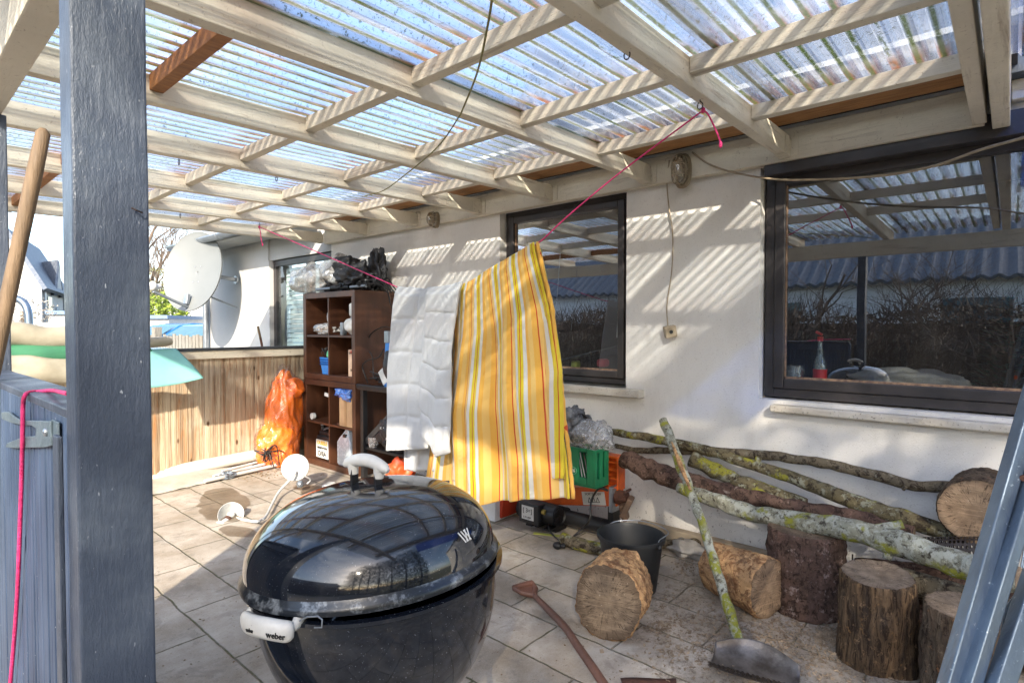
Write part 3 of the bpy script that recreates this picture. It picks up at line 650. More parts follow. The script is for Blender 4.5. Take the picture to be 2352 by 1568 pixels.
# latch: a forked plate
def latch_outline(pts,th,x): 
    n_=len(pts); vs=[X(px,py,x) for px,py in pts]; vs2=[p-V((th,0,0)) for p in vs]; mm=MB(); mm.add(vs+vs2,[tuple(range(n_)),tuple(range(n_,2*n_))[::-1]]+[(a,(a+1)%n_,n_+(a+1)%n_,n_+a) for a in range(n_)]); return mm
m=latch_outline([(8,946),(24,945),(38,956),(52,964),(122,966),(124,1022),(112,1026),(36,1028),(18,1026),(22,1016),(44,1008),(56,1002),(88,1000),(90,984),(78,976),(54,975),(30,970),(10,962)],.005,.232)
m.build('latch',m_latch,gate,bevel=.0015)
m=MB(); c0=X(106,992,.226); m.blob(c0,(.006,.008,.008),0,1,0,3); m.build('bolt_head',m_zinc,gate,smooth=180)
m=MB(); m.box(X(122,962,.2345),X(134,1026,.2315)); m.build('latch_plate',m_latch,gate,bevel=.001)
# ------------------------------------------------------------------ pink cords and hanging wires
tag(MB().tube(spl([Y(156,904,1.235),X(120,901,.262)+V((0,0,.004)),X(90,899,.255),X(66,901,.236),X(57,909,.224),X(53,930,.224),X(52,1000,.222),X(50,1090,.226),X(46,1210,.226),X(41,1340,.226),X(34,1450,.226),X(24,1568,.226),X(16,1640,.226)],8),.0042,8).build('pink_cord',m_pink,smooth=60),'pink braided cord draped over the side gate and hanging down','cord')
LA=V((2.235,4.825,2.205)); LB=V((2.225,.94,2.215))
LP=[LA,X(755,590,2.23),X(880,645,2.23),X(925,662,2.23),X(1000,668,2.23),X(1075,655,2.23),X(1130,622,2.23),X(1230,563,2.23),X(1300,500,2.23),X(1420,400,2.23),LB]
ln=MB(); ln.tube(spl(LP,4),.0036,8)
for P0,tail in ((LB,[(0,0,0),(0,-.02,-.02),(.004,-.045,-.075),(.0,-.066,-.125),(0,-.072,-.15)]),(LA,[(0,0,0),(0,-.02,-.05),(.0,-.03,-.10),(0,-.055,-.155)])):
    ln.tube(spl([P0+V(t) for t in tail],5),.0036,8); ln.blob(P0,(.009,.009,.013),.1,3,1,2); ln.blob(P0+V(tail[-1]),(.006,.007,.014),.1,3,2,2)
ln.build('clothesline',m_pink,label='pink clothesline knotted between two roof joists',cat='clothesline',smooth=60)
hw=MB(); hw.tube(spl([Z(1134,-30,2.13),Z(1120,60,2.15),Z(1095,170,2.17),Z(1058,263,2.205)],8),.0034,7); hw.tube(spl([Z(1058,263,2.205),Z(1020,320,2.15),Z(985,357,2.12),Z(930,402,2.12),Z(880,438,2.14),Z(832,452,2.19)],8),.0028,7)
hw.build('hanging_cord',m_mosscord,label='mossy green cord hanging from the roof joists',cat='cord',smooth=60)
cb_=MB(); cb_.tube(spl([X(1590,350,3.29),X(1625,375,3.28),X(1680,395,3.27),X(1780,412,3.22),X(1900,412,3.1),X(2040,402,3.0),X(2150,380,2.9),X(2250,345,2.75),X(2352,316,2.6),X(2450,285,2.5)],8),.0055,8)
cb_.build('cable',m_cable,label='beige cable sagging across the top of the large window',cat='cable',smooth=60)
sk=thing('socket_on_cable','small beige socket box dangling on a cable against the wall','socket',X(1540,780,3.33))
q=MB(); q.tube(spl([X(1537,368,3.29),X(1532,420,3.325),X(1537,480,3.335),X(1545,540,3.335),X(1543,620,3.335),X(1532,700,3.33),X(1534,750,3.32)],8),.0042,8); q.build('cable',m_cable,sk,smooth=60)
cc=X(1539,761,3.322); rm=facing((-.75,-.62,-.1)); rm=rm@Matrix.Rotation(R(12),3,'Z')
q=MB(); q.obox(cc,(.072,.072,.055),rm); q.build('body',m_cable,sk,bevel=.006)
q=MB(); q.lathe([(.013,.0),(.013,.004),(.021,.004),(.022,.0)],20,c=cc+rm@V((0,0,.028)),rot=rm); q.build('outlet_ring',m_lampmetal,sk,smooth=50)
q=MB(); q.lathe([(1e-5,.001),(.012,.001)],20,c=cc+rm@V((0,0,.0285)),rot=rm); q.build('outlet_hole',m_black,sk)
# bulkhead lamps
def bulkhead(px,py,h):
    c=X(px,py,3.30); l=thing('bulkhead_lamp','',"lamp",c,'old bulkhead lamps on the wall plate')
    h/=2; w_=h*.52
    def oval(sc,x,hh=1.): return [V((x,c.y+w_*sc*math.copysign(abs(math.cos(a))**.7,math.cos(a)),c.z+h*sc*hh*math.copysign(abs(math.sin(a))**.8,math.sin(a)))) for a in [2*math.pi*k/24 for k in range(24)]]
    def loft(rings): 
        m=MB(); o=m.add([p for r_ in rings for p in r_],[]); 
        for i in range(len(rings)-1):
            for k in range(24): m.f.append((i*24+k,i*24+(k+1)%24,(i+1)*24+(k+1)%24,(i+1)*24+k))
        m.f.append(tuple(range(24))); m.f.append(tuple(range((len(rings)-1)*24,len(rings)*24))); return m
    loft([oval(1,3.299),oval(1.02,3.285),oval(.9,3.268)]).build('base',m_lampmetal,l,smooth=40)
    loft([oval(.82,3.268),oval(.80,3.235),oval(.66,3.205),oval(.35,3.190)]).build('glass',m_lampglass,l,smooth=60)
    m=MB(); m.tube(oval(.86,3.232)+[oval(.86,3.232)[0]],.0035,6,cap=False)
    m.tube([V((3.262,c.y,c.z+h*.95)),V((3.205,c.y,c.z+h*.72)),V((3.186,c.y,c.z)),V((3.205,c.y,c.z-h*.72)),V((3.262,c.y,c.z-h*.95))],.0035,6)
    for q_ in (-.35,.25): m.tube([V((3.262,c.y-w_*.92,c.z+h*q_)),V((3.2,c.y-w_*.55,c.z+h*q_)),V((3.186,c.y,c.z+h*q_)),V((3.2,c.y+w_*.55,c.z+h*q_)),V((3.262,c.y+w_*.92,c.z+h*q_))],.0032,6)
    m.build('guard',m_lampmetal,l,smooth=60)
    m=MB(); m.blob(V((3.24,c.y,c.z)),(.018,.018,.04),0,1,0,3); m.build('bulb',m_white,l,smooth=180); return l
bulkhead(1570,394,.205)['label']='dirty caged bulkhead lamp between the two windows'
bulkhead(1004,506,.14)['label']='small caged bulkhead lamp left of the smaller window'
# ------------------------------------------------------------------ quilts on the line
import bisect
LPS=spl(LP,8)
def linez(y):
    for a,b in zip(LPS[:-1],LPS[1:]):
        if b.y<=y<=a.y: return a.z+(b.z-a.z)*(a.y-y)/(a.y-b.y+1e-9)
    return LPS[-1].z
def quilt(name,label,mat,yL,yR,edgeL,edgeR,side,drop,folds,quiltlines,nu=70,nv=90,thick=.022,x0=2.228,seed=0,hem=0,wrk=1.):
    "cloth hanging from the line between yL (far) and yR (near); edge functions give the y of the side seams and the length by height"
    def fn(u,v):
        yt=yL+(yR-yL)*u; zt=linez(yt)+.012
        yl,yr,zb=edgeL(v),edgeR(v),drop(u)
        y=yl+(yr-yl)*u; z=zt+(zb-zt)*v
        am=min(1,v*3.2)*(.35+.65*min(1,v*1.3)); f=0
        for a,fq,p in folds: f+=a*math.sin(u*fq*math.pi*2+p+.5*math.sin(v*2.2+p))
        q=0
        if quiltlines:
            qa=abs(math.sin(math.pi*v*quiltlines[1]+.25*math.sin(u*4))); qb=abs(math.sin(math.pi*u*quiltlines[0])); q=quiltlines[2]*(min(1,qa*3.0)*min(1,qb*3.5))
        wr=(.010*noise.noise(V((u*4+seed,v*4,1)))+.004*noise.noise(V((u*11+seed,v*11,3))))*wrk
        x=x0+side*(.012+.03*v*0)+f*am-q*side*-1+wr*am
        if v<.04: x=x0+side*.012*v/.04
        if hem and v>hem: x+=side*.006
        return (x,y+.006*am*noise.noise(V((u*5,v*6,seed+5))),z)
    m=MB(); m.grid(fn,nu,nv); return m,fn
def cloth_thing(name,label,mat,front,back,loc,grp=None):
    t=thing(name,label,'quilt',loc)
    for nm,(m,_) in (('front_panel',front),('back_panel',back)):
        m.build(nm,mat,t,smooth=180,solid=.011,off=0)
    return t
def pl(pts):
    def g(v):
        for (a,b),(c,d) in zip(pts[:-1],pts[1:]):
            if v<=c: return b+(d-b)*(v-a)/(c-a)
        return pts[-1][1]
    return g
# striped: front (side -1 = towards the viewer)
sF=quilt('s','',m_stripe,2.36,1.80,pl([(0,2.36),(.25,2.385),(.6,2.47),(1,2.47)]),pl([(0,1.80),(.25,1.715),(.55,1.665),(1,1.60)]),-1,pl([(0,.375),(.35,.385),(.8,.50),(1,.52)]),[(.034,2.1,1.1),(.022,4.3,.3),(.009,8.5,2.)],None,110,120,x0=2.215,seed=3)
sB=quilt('s','',m_stripe,2.36,1.80,pl([(0,2.38),(.5,2.55),(.8,2.68),(1,2.72)]),pl([(0,1.80),(.3,1.70),(.55,1.64),(1,1.62)]),1,pl([(0,.40),(1,.62)]),[(.03,1.8,.4),(.012,4.6,1.3)],None,90,90,x0=2.245,seed=9)
st_=cloth_thing('striped_quilt','padded quilt with orange, yellow, white and red stripes hanging over the pink line',m_stripe,sF,sB,(2.23,2.1,.38))
# rolled binding on the near edge
q=MB(); 
for sgn,dx in ((-1,0),):
    pts=[sF[1](1,v/40) for v in range(41)]; pts=[V(p)+V((.018,-.010+.006*noise.noise(V((i*.6,0,0))),0)) for i,p in enumerate(pts)]
    q.tube(pts,[.010+.008*abs(noise.noise(V((i*.5,3,0)))) for i in range(41)],8)
for b in q.v: pass
q.uv={i:(.02+.02*noise.noise(V(p)*9),0) for i,p in enumerate(q.v)}
q.build('edge_seam',m_stripe,st_,smooth=180)
wF=quilt('w','',m_quilt,2.87,2.33,pl([(0,2.86),(.12,2.90),(.5,2.965),(1,2.985)]),pl([(0,2.40),(.3,2.44),(.6,2.52),(1,2.57)]),-1,pl([(0,.565),(1,.64)]),[(.008,.8,.4),(.003,2.1,1.)],(2,5,.010),80,110,x0=2.19,seed=20)
wB=quilt('w','',m_quilt,2.87,2.33,pl([(0,2.85),(.5,2.93),(1,2.94)]),pl([(0,2.36),(1,2.64)]),1,pl([(0,.43),(1,.475)]),[(.02,1.3,1.4)],(2,5,.016),60,90,x0=2.26,seed=22)
wq=cloth_thing('white_quilt','plain white stitched quilt hanging over the left end of the pink line',m_quilt,wF,wB,(2.23,2.7,.45))
fl=quilt('w','',m_quilt,2.56,2.30,pl([(0,2.53),(.2,2.54),(.6,2.59),(1,2.60)]),pl([(0,2.25),(.4,2.32),(1,2.33)]),-1,pl([(0,.72),(.6,.62),(1,.66)]),[(.012,.9,.2)],(1,6,.012),40,110,x0=2.15,seed=31)
fl[0].build('folded_flap',m_quilt,wq,smooth=180,solid=.02,off=0)
# ------------------------------------------------------------------ brown cube shelf
SX0,SX1,SY0,SY1=2.90,3.335,4.42,5.33; UH=.845
shf=thing('cube_shelf','dark brown cube shelf of eight compartments standing in the corner','shelf',(SX0,4.87,0))
for u_ in (0,1):
    z0=u_*UH; m=MB()
    m.box((SX0,SY0,z0),(SX1,SY0+.055,z0+UH-.002)); m.box((SX0,SY1-.055,z0),(SX1,SY1,z0+UH-.002))
    m.box((SX0+.001,SY0+.055,z0+.001),(SX1-.002,SY1-.055,z0+.055)); m.box((SX0+.001,SY0+.055,z0+UH-.057),(SX1-.002,SY1-.055,z0+UH-.003))
    m.build('frame',m_brown,shf,bevel=.003)
    m=MB(); mz=z0+UH/2; m.box((SX0+.006,4.862,z0+.055),(SX1-.02,4.882,z0+UH-.057)); m.box((SX0+.006,SY0+.055,mz-.01),(SX1-.02,4.862,mz+.01)); m.box((SX0+.006,4.882,mz-.01),(SX1-.02,SY1-.055,mz+.01)); m.build('divider',m_brown,shf,bevel=.002)
    m=MB(); m.box((SX1-.018,SY0+.055,z0+.055),(SX1-.006,SY1-.055,z0+UH-.057)); m.build('back_panel',m_brown,shf)
def S1(m,name,mat,label,cat,**k): return m.build(name,mat,label=label,cat=cat,**k)
zt=2*UH
# top of the shelf
b=MB(); b.blob((2.99,5.33,zt+.135),(.17,.23,.15),.15,1.4,5,5,.30); b.blob((3.1,5.0,zt+.20),(.14,.20,.15),.15,1.5,8,5,.30)
b.v=[V((p.x,p.y,max(p.z,zt+.003) if p.y<5.36 else p.z)) for p in b.v]
S1(b,'plastic_bag',m_bagwhite,'bulging milky plastic bag on the left end of the shelf top','plastic bag',smooth=180)
b=MB(); b.blob((3.12,4.98,zt+.16),(.13,.26,.17),.24,2.4,12,5,.5); b.blob((3.1,4.68,zt+.12),(.14,.22,.13),.22,2.4,13,5,.5); b.blob((3.2,4.50,zt+.21),(.07,.10,.17),.22,2.4,14,5,.5); b.v=[V((p.x,p.y,max(p.z,zt+.002))) for p in b.v]
S1(b,'black_bag',m_blackfab,'crumpled heap of black nylon fabric on top of the shelf','bag',smooth=180)
b=thing('folded_tripod','grey metal tube with black clamps lying on the shelf top','tripod',(2.95,4.8,zt))
m=MB(); m.tube([(2.93,5.12,zt+.03),(2.94,4.86,zt+.034)],.014,12); m.tube([(2.99,4.62,zt+.035),(3.02,4.42,zt+.04)],.016,12); m.build('tube',m_zinc,b,smooth=40)
m=MB(); m.tube([(2.94,4.87,zt+.034),(2.97,4.72,zt+.036),(2.99,4.64,zt+.036)],.022,10); m.blob((2.97,4.75,zt+.05),(.03,.06,.03),.3,4,3,3,.3); m.blob((3.04,4.5,zt+.06),(.05,.07,.05),.3,4,4,3,.3); m.build('clamp',m_black,b,smooth=50)
m=MB()
for k in range(4): m.tube(spl([(3.02+.05*k,4.46,zt+.03),(3.05+.05*k,4.36,zt+.06+.02*k),(3.08+.04*k,4.25,zt+.03),(3.1+.04*k,4.2,zt-.03)],5),.007,6)
S1(m,'straps',m_black,'black straps hanging over the right rear corner of the shelf top','straps',smooth=60)
m=MB(); m.tube(spl([(3.2,4.40,zt+.03),(3.16,4.28,zt-.02),(3.13,4.2,zt-.14),(3.16,4.12,zt-.28),(3.22,4.0,zt-.42)],6),.006,7); S1(m,'loose_cable',m_rubber,'thin dark cable looping down from the shelf top beside the white quilt','cable',smooth=60)
# compartments
C1y,C2y=5.08,4.66
z1=UH+UH/2+.01
b=MB(); b.blob((2.98,5.02,z1+.055),(.09,.17,.055),.15,2.5,3,5,.3); b.v=[V((p.x,min(p.y,5.26),max(p.z,z1+.002))) for p in b.v]; S1(b,'plastic_bag',m_bagwhite,'flat clear plastic bag in the top left compartment','plastic bag',smooth=180)
m=MB(); m.tube(spl([(3.0,4.93,z1+.06),(2.97,4.97,z1+.14),(2.97,4.96,z1+.22),(2.99,4.91,z1+.27),(3.02,4.885,z1+.25)],6),.014,10); S1(m,'hose',m_white,'curved white plastic hose in the top left compartment','hose',smooth=60)
b=thing('white_appliance','white and grey kitchen appliance in the top right compartment','appliance',(3.0,4.56,z1))
m=MB(); m.blob((2.99,4.555,z1+.09),(.09,.11,.085),.1,2,4,4); m.v=[V((p.x,max(p.y,4.477),max(p.z,z1+.001))) for p in m.v]; m.build('body',m_white,b,smooth=60)
m=MB(); m.obox((3.0,4.535,z1+.235),(.12,.11,.13),(0,0,.1)); m.build('lid',m_handlew,b,bevel=.025,smooth=50)
m=MB(); m.obox((2.92,4.635,z1+.06),(.06,.035,.12),(0,0,.2)); m.build('side_panel',m_zinc,b,bevel=.01)
z2=UH+.055
b=thing('blue_basket','blue slatted basket filled with tangled wires in the second row','basket',(2.98,5.0,z2))
m=MB(); ry=.085
vs=[];
for (s_,z_) in ((.72,0),(1.0,.16)):
    vs+=[(2.98-.06*s_,4.97-ry*s_,z2+z_+.002),(2.98+.06*s_,4.97-ry*s_,z2+z_+.002),(2.98+.06*s_,4.97+ry*s_,z2+z_+.002),(2.98-.06*s_,4.97+ry*s_,z2+z_+.002)]
m.add(vs,[(0,1,2,3)]+[(k,(k+1)%4,4+(k+1)%4,4+k) for k in range(4)]); m.build('bucket',m_blue,b,solid=.004)
m=MB()
for r_ in range(3):
    for c_ in range(9): m.box((2.913+.0,4.90+c_*.0165,z2+.09+r_*.022),(2.919,4.908+c_*.0165,z2+.104+r_*.022))
m.build('slot_pattern',m_black if False else plain('deep_blue_plastic',(.01,.09,.33),.4),b)
m=MB(); random.seed(4)
for k in range(26):
    p=V((2.98,4.97,z2+.17)); pts=[p+V((random.uniform(-.05,.05),random.uniform(-.08,.08),random.uniform(-.02,.10))) for _ in range(4)]; m.tube(spl(pts,4),.003,5)
m.build('wires',m_black,b,smooth=60); m=MB(); m.blob((2.96,4.93,z2+.19),(.03,.03,.05),.3,3,2,3); m.build('green_pouch',plain('mint_plastic',(.15,.55,.30),.5),b,smooth=60)
b=thing('carton','small beige carton with red print in the second row compartment','carton',(2.96,4.53,z2))
m=MB(); m.obox((2.97,4.53,z2+.125),(.07,.105,.245),(0,0,.05)); m.build('box',plain('pale_carton',(.62,.43,.30),.7),b,bevel=.002)
text('▪▪▪▪'.replace('▪','I'),.035,(2.9325,4.53,z2+.225),facing((-1,0,0)),m_red,b); text('ENNU',.026,(2.9325,4.53,z2+.215),facing((-1,0,0)),m_ink,b); text('III I',.032,(2.9325,4.525,z2+.06),facing((-1,0,0)),m_ink,b)
z3=UH/2+.01
m=MB(); m.obox((2.93,4.935,z3+.27),(.012,.10,.035),(R(6),0,0)); S1(m,'plastic_strip',m_label,'narrow white plastic strip hanging in the third row left compartment','strip',bevel=.003)
m=MB(); m.tube([(2.96,5.235,z3+.035),(2.93,5.235,z3+.035)],.032,20); S1(m,'tape_roll',m_label,'small white tape roll at the left edge of the third row compartment','tape roll',smooth=40)
m=MB(); m.obox((2.985,4.605,z3+.165),(.14,.20,.325),(0,0,.03)); bx=m.build('cardboard_box',m_card,label='tall plain cardboard box in the third row right compartment',cat='box',bevel=.002)
WLOC[bx.name]=V(bx.location); m=MB(); m.obox((2.9135,4.603,z3+.165),(.002,.035,.325),(0,0,.03)); m.build('tape_strip',m_tape,bx)
b=MB(); b.blob((2.96,4.615,z3+.315),(.09,.135,.075),.15,2.4,6,5,.5); b.v=[V((p.x,min(max(p.y,4.477),4.83),min(p.z,z3+.352))) for p in b.v]; S1(b,'blue_bag',m_bluebag,'crumpled blue plastic bag on top of the tall cardboard box','plastic bag',smooth=180)
m=MB(); m.tube([(2.93,4.75,z3+.012),(2.93,4.72,z3+.012)],.012,10); S1(m,'clothes_peg',m_rust,'small rust red clip beside the cardboard box','clip')
z4=.057
b=thing('oil_canister','black oil canister with yellow and white label in the bottom left compartment','canister',(3.0,5.03,z4))
m=MB(); m.obox((3.0,5.045,z4+.12),(.13,.235,.235),(0,0,0)); m.build('body',m_black,b,bevel=.02,smooth=60)
m=MB(); m.obox((3.0,5.045,z4+.255),(.10,.18,.05),(0,0,0)); m.tube([(3.0,5.14,z4+.27),(3.0,5.14,z4+.33)],.022,12); m.build('shoulder',m_black,b,bevel=.012)
m=MB(); m.tube([(3.0,5.14,z4+.325),(3.0,5.14,z4+.365)],.024,16); m.build('cap',m_zinc,b)
m=MB(); m.tube(spl([(2.99,5.12,z4+.24),(2.985,5.08,z4+.29),(2.985,5.0,z4+.31),(2.985,4.95,z4+.27),(2.985,4.945,z4+.21)],6),.011,8); m.build('handle',plain('grey_handle',(.09,.09,.1),.4),b,smooth=60)
m=MB(); m.box((2.932,4.935,z4+.02),(2.9345,5.155,z4+.195)); m.build('label',m_label,b)
text('OUSELE',.052,(2.931,5.045,z4+.165),facing((-1,0,0)),m_yellow,b,bold=.002); text('MMMWWM',.034,(2.931,5.045,z4+.115),facing((-1,0,0)),m_ink,b,bold=.001); text('D/IIA',.066,(2.931,5.045,z4+.060),facing((-1,0,0)),m_ink,b,bold=.002)
b=thing('canister','translucent bluish canister with pointed top in the bottom right compartment','canister',(2.97,4.65,z4))
def jugr(sy,sx,z): return [(2.975-.055*sx,4.65-.115*sy,z),(2.975+.055*sx,4.65-.115*sy,z),(2.975+.055*sx,4.65+.115*sy,z),(2.975-.055*sx,4.65+.115*sy,z)]
m=MB(); lv=[(.92,.9,z4+.001),(.97,1,z4+.02),(.97,1,z4+.22),(.80,.9,z4+.25),(.28,.45,z4+.325),(.22,.4,z4+.345)]
m.add([p for a in lv for p in jugr(*a)],[(0,1,2,3),(20,21,22,23)]+[(4*i+k,4*i+(k+1)%4,4*i+4+(k+1)%4,4*i+4+k) for i in range(5) for k in range(4)]); m.build('body',m_jug,b,bevel=.008,smooth=60)
m=MB(); m.obox((2.94,4.65,z4+.285),(.03,.055,.03),(0,0,0)); m.build('grip_opening',m_black,b,bevel=.006)
# ------------------------------------------------------------------ orange sack
b=thing('orange_sack','orange tarp stuffed into a clear plastic sack leaning on the fence','sack',(2.72,5.36,0))
def sack(seed,k,am,cr):
    m=MB(); m.blob((2.73,5.40,.42),(.17*k,.14*k,.46*k),am,2,seed,5,cr); m.blob((2.66,5.37,.20),(.20*k,.15*k,.26*k),am,2,seed+2,5,cr); m.blob((2.80,5.37,.74),(.11*k,.11*k,.11*k),am,2,seed+3,4,cr)
    m.v=[V((min(p.x,2.895),min(p.y,5.545),max(p.z,.004+.004*k))) for p in m.v]; return m
sack(40,1.,.08,.30).build('tarp',m_orangefab,b,smooth=180); sack(40,1.06,.10,.42).build('clear_wrap',clear_plastic('sack_film',(1,.99,.98),-.22,.16,(.85,.5,.3)),b,smooth=180)
b=MB(); 
for k in range(14):
    random.seed(k+60); p=V((2.49,5.25,.17)); b.tube(spl([p+V((random.gauss(0,.02),random.gauss(0,.02),random.gauss(0,.015))),p+V((random.gauss(0,.05),random.gauss(0,.04),random.gauss(.01,.03))),p+V((random.gauss(.03,.07),random.gauss(-.02,.04),random.gauss(-.05,.04)))],5),.006,6)
S1(b,'black_ties',m_rubber,'tangle of black rubber ties lying against the orange sack','ties',smooth=60)
# ------------------------------------------------------------------ black rack beside the shelf
rk=thing('metal_rack','black metal rack with diagonal brace between shelf and white quilt','rack',(3.1,3.9,0))
for x,y in ((2.90,4.30),(3.28,4.30),(2.90,3.35),(3.28,3.35)): m=MB(); m.box((x,y,0),(x+.045,y+.045,.80)); m.build('leg',m_black,rk,bevel=.003)
m=MB(); m.box((2.88,3.33,.80),(3.33,4.36,.825)); m.box((2.875,3.33,.81),(2.90,4.37,.85)); m.build('top_tray',m_black,rk,bevel=.006)
m=MB(); m.box((2.92,3.35,.27),(3.32,4.33,.295)); m.build('lower_tray',m_black,rk,bevel=.004)
m=MB(); m.bar((2.93,4.30,.34),(2.93,3.72,.78),.012,.05); m.build('brace',plain('grey_black_brace',(.05,.05,.05),.5),rk,bevel=.002)
m=MB(); random.seed(9)
m.tube(spl([X(845,880,3.0),X(838,860,2.98),X(832,840,2.96),X(845,828,2.95),X(870,820,2.95),X(882,800,2.95)],7),.006,6)
m.tube(spl([X(858,870,3.0),X(855,820,3.05),X(845,800,3.05),X(850,770,3.05),X(875,752,3.05),X(900,752,3.05)],7),.006,6)
for k in range(9):
    pts=[V((2.95+random.uniform(0,.12),4.2+random.uniform(-.35,.12),.86+random.uniform(0,.10))) for _ in range(5)]; m.tube(spl(pts,5),.006,6)
S1(m,'cable_tangle',m_rubber,'tangled grey cables on top of the black rack','cables',smooth=60)
b=thing('blue_backpack','blue and black bag with grey clasp standing on the black rack','bag',(3.0,3.98,.83))
m=MB(); m.obox((3.0,3.95,1.03),(.16,.16,.40),(R(4),0,0)); m.build('body',m_blue,b,bevel=.025)
m=MB(); m.blob((2.93,3.92,1.03),(.06,.09,.14),.1,2,3,4); m.build('pocket',m_blackfab,b,smooth=180)
m=MB(); m.obox((2.93,3.98,1.27),(.03,.06,.10),(0,0,0)); m.build('clasp',m_zinc,b,bevel=.004)
m=MB(); m.obox((2.92,4.03,.93),(.01,.07,.13),(R(-35),0,0)); S1(m,'paper_tag',m_label,'small white tag leaning on the cables of the black rack','tag')
b=MB(); b.blob((2.99,3.93,.44),(.11,.2,.15),.15,2.2,71,5,.35); b.v=[V((p.x,p.y,max(p.z,.297))) for p in b.v]; bg_=b.build('sports_bag',m_blackfab,label='black sports bag with white marks on the lower tray of the rack',cat='bag',smooth=180)
for k,(a,c) in enumerate(((3.98,.50),(3.90,.42),(3.85,.36))): text('K A',.03,(2.87,a,c),facing((-1,-.3,.2)),m_label,bg_)
m=MB(); m.lathe([(.04,0),(.05,.09),(.047,.09),(.037,.004)],20,c=(2.95,4.22,.297)); S1(m,'plastic_cup',m_clear,'small clear cup on the lower tray of the black rack','cup',smooth=60)
b=MB(); b.blob((2.98,3.30,.21),(.12,.22,.16),.12,2.2,75,5,.2); b.v=[V((p.x,p.y,max(p.z,.003))) for p in b.v]; S1(b,'folded_cloth',m_jeans,'folded blue cloth under the white quilt','cloth',smooth=180)
b=MB(); b.blob((2.93,3.82,.14),(.10,.12,.12),.2,2.5,76,4,.2); b.v=[V((p.x,p.y,max(p.z,.003))) for p in b.v]; S1(b,'red_bag',plain('orange_red_plastic',(.75,.09,.02),.4),'small bright red plastic bundle behind the grill handle','bundle',smooth=180)
# ------------------------------------------------------------------ kettle grill
GD=1.30; gc=D(871,1294,GD); GR=.270; GZ=gc.z
gr=thing('kettle_grill','black kettle charcoal grill with dusty domed lid and white handles','grill',(gc.x,gc.y,0))
TILT=-4.5
def arc(r,h,n_,z0,sg,r1=0): return [(r*math.cos(a),z0+sg*h*math.sin(a)) for a in [math.pi/2*k/n_ for k in range(n_+1)]]
m=MB(); m.lathe([(GR+.004,GZ-.004),(GR+.012,GZ+.001),(GR+.012,GZ+.008),(GR,GZ+.010),(GR-.006,GZ+.002)]+[(GR*.985*math.cos(a)**.72,GZ-.012-.30*math.sin(a)) for a in [math.pi/2*k/24 for k in range(24)]],72,c=(0,0,-GZ))
bt_r=Matrix.Rotation(R(-3.),3,V((FW.x,FW.y,0)).normalized()); m.v=[gc+bt_r@p for p in m.v]
m.build('bowl',m_enamel,gr,smooth=35)
tl_=Matrix.Rotation(R(TILT),3,V((FW.x,FW.y,0)).normalized())@Matrix.Rotation(R(-2.2),3,RT)
lc=V((gc.x,gc.y,GZ+.016))-RT*.010
def lidp(a): return ((GR+.003)*math.cos(a)**.76,.018+.150*math.sin(a)**1.0)
m=MB(); m.lathe([lidp(math.pi/2*k/36) for k in range(36)]+[(.0001,.168)],84,c=lc,rot=tl_); m.build('lid',m_enamel,gr,smooth=60)
m=MB(); m.lathe([(GR+.003,.020),(GR+.005,.015),(GR+.010,.009),(GR+.013,.003),(GR+.011,-.005),(GR+.006,-.005),(GR+.007,.003),(GR-.004,.018)],84,c=lc,rot=tl_); m.build('lid_rim',m_rim,gr,smooth=60)
# lid handle
hx=RT; hz=tl_@V((0,0,1)); ht=lc-RT*.008+tl_@V((0,0,.160))
hd=D(846,1060,1.27); 
hdir=(RT*1.0-FW*.55); hdir.z=0; hdir.normalize()
top=ht+V((0,0,.047))
for s_ in (-1,1):
    m=MB(); m.obox(ht+hdir*.036*s_+V((0,0,.018)),(.006,.022,.062),facing((0,0,1),FW).copy() if False else Matrix((hdir,V((-hdir.y,hdir.x,0)),V((0,0,1)))).transposed())
    m.obox(ht+hdir*(.036*s_+.007*s_)+V((0,0,-.012)),(.022,.022,.004),Matrix((hdir,V((-hdir.y,hdir.x,0)),V((0,0,1)))).transposed())
    m.build('handle_bracket',m_black,gr,bevel=.001)
m=MB(); pts=[];rs=[]
for k in range(15):
    t=k/14*2-1; pts.append(top+hdir*.066*t+V((0,0,.018*(1-t*t)-.004))); rs.append(.0105+.0045*(1-abs(t)**2.5) if abs(t)<.99 else .006)
m.tube(pts,rs,14); lh=m.build('lid_handle',m_handlew,gr,smooth=60)
for s_ in (-1,1): m=MB(); m.tube([top+hdir*.04*s_+V((0,0,.004)),top+hdir*.038*s_-V((0,0,.022))],[.014,.011],12); m.build('handle_foot',m_handlew,gr,smooth=60)
# side handle: white grip bowing out
a0=D(690,1452,1.09); a1=D(545,1418,1.17)
cen=V((gc.x,gc.y,0)); 
ang0=math.atan2(a1.y-gc.y,a1.x-gc.x); ang1=math.atan2(a0.y-gc.y,a0.x-gc.x)
hzz=GZ-.052; m=MB(); pts=[]; rs=[]; NS=17
da=(ang1-ang0+math.pi)%(2*math.pi)-math.pi
def hp(t,out=0,dz_=0): 
    a=ang0+da*t; r=GR+.020+out-.012*abs(2*t-1)**3; return V((gc.x+r*math.cos(a),gc.y+r*math.sin(a),hzz+dz_))
def hcyl(px,py,r):
    d=ray(px,py); A_q=d.x*d.x+d.y*d.y; ex=EYE.x-gc.x; ey=EYE.y-gc.y; B_q=ex*d.x+ey*d.y; C_q=ex*ex+ey*ey-r*r
    return EYE+d*((-B_q-math.sqrt(max(0,B_q*B_q-A_q*C_q)))/A_q)
HP_=spl([hcyl(562,1417,.289),hcyl(575,1432,.297),hcyl(618,1443,.303),hcyl(655,1449,.300),hcyl(676,1448,.292)],6)
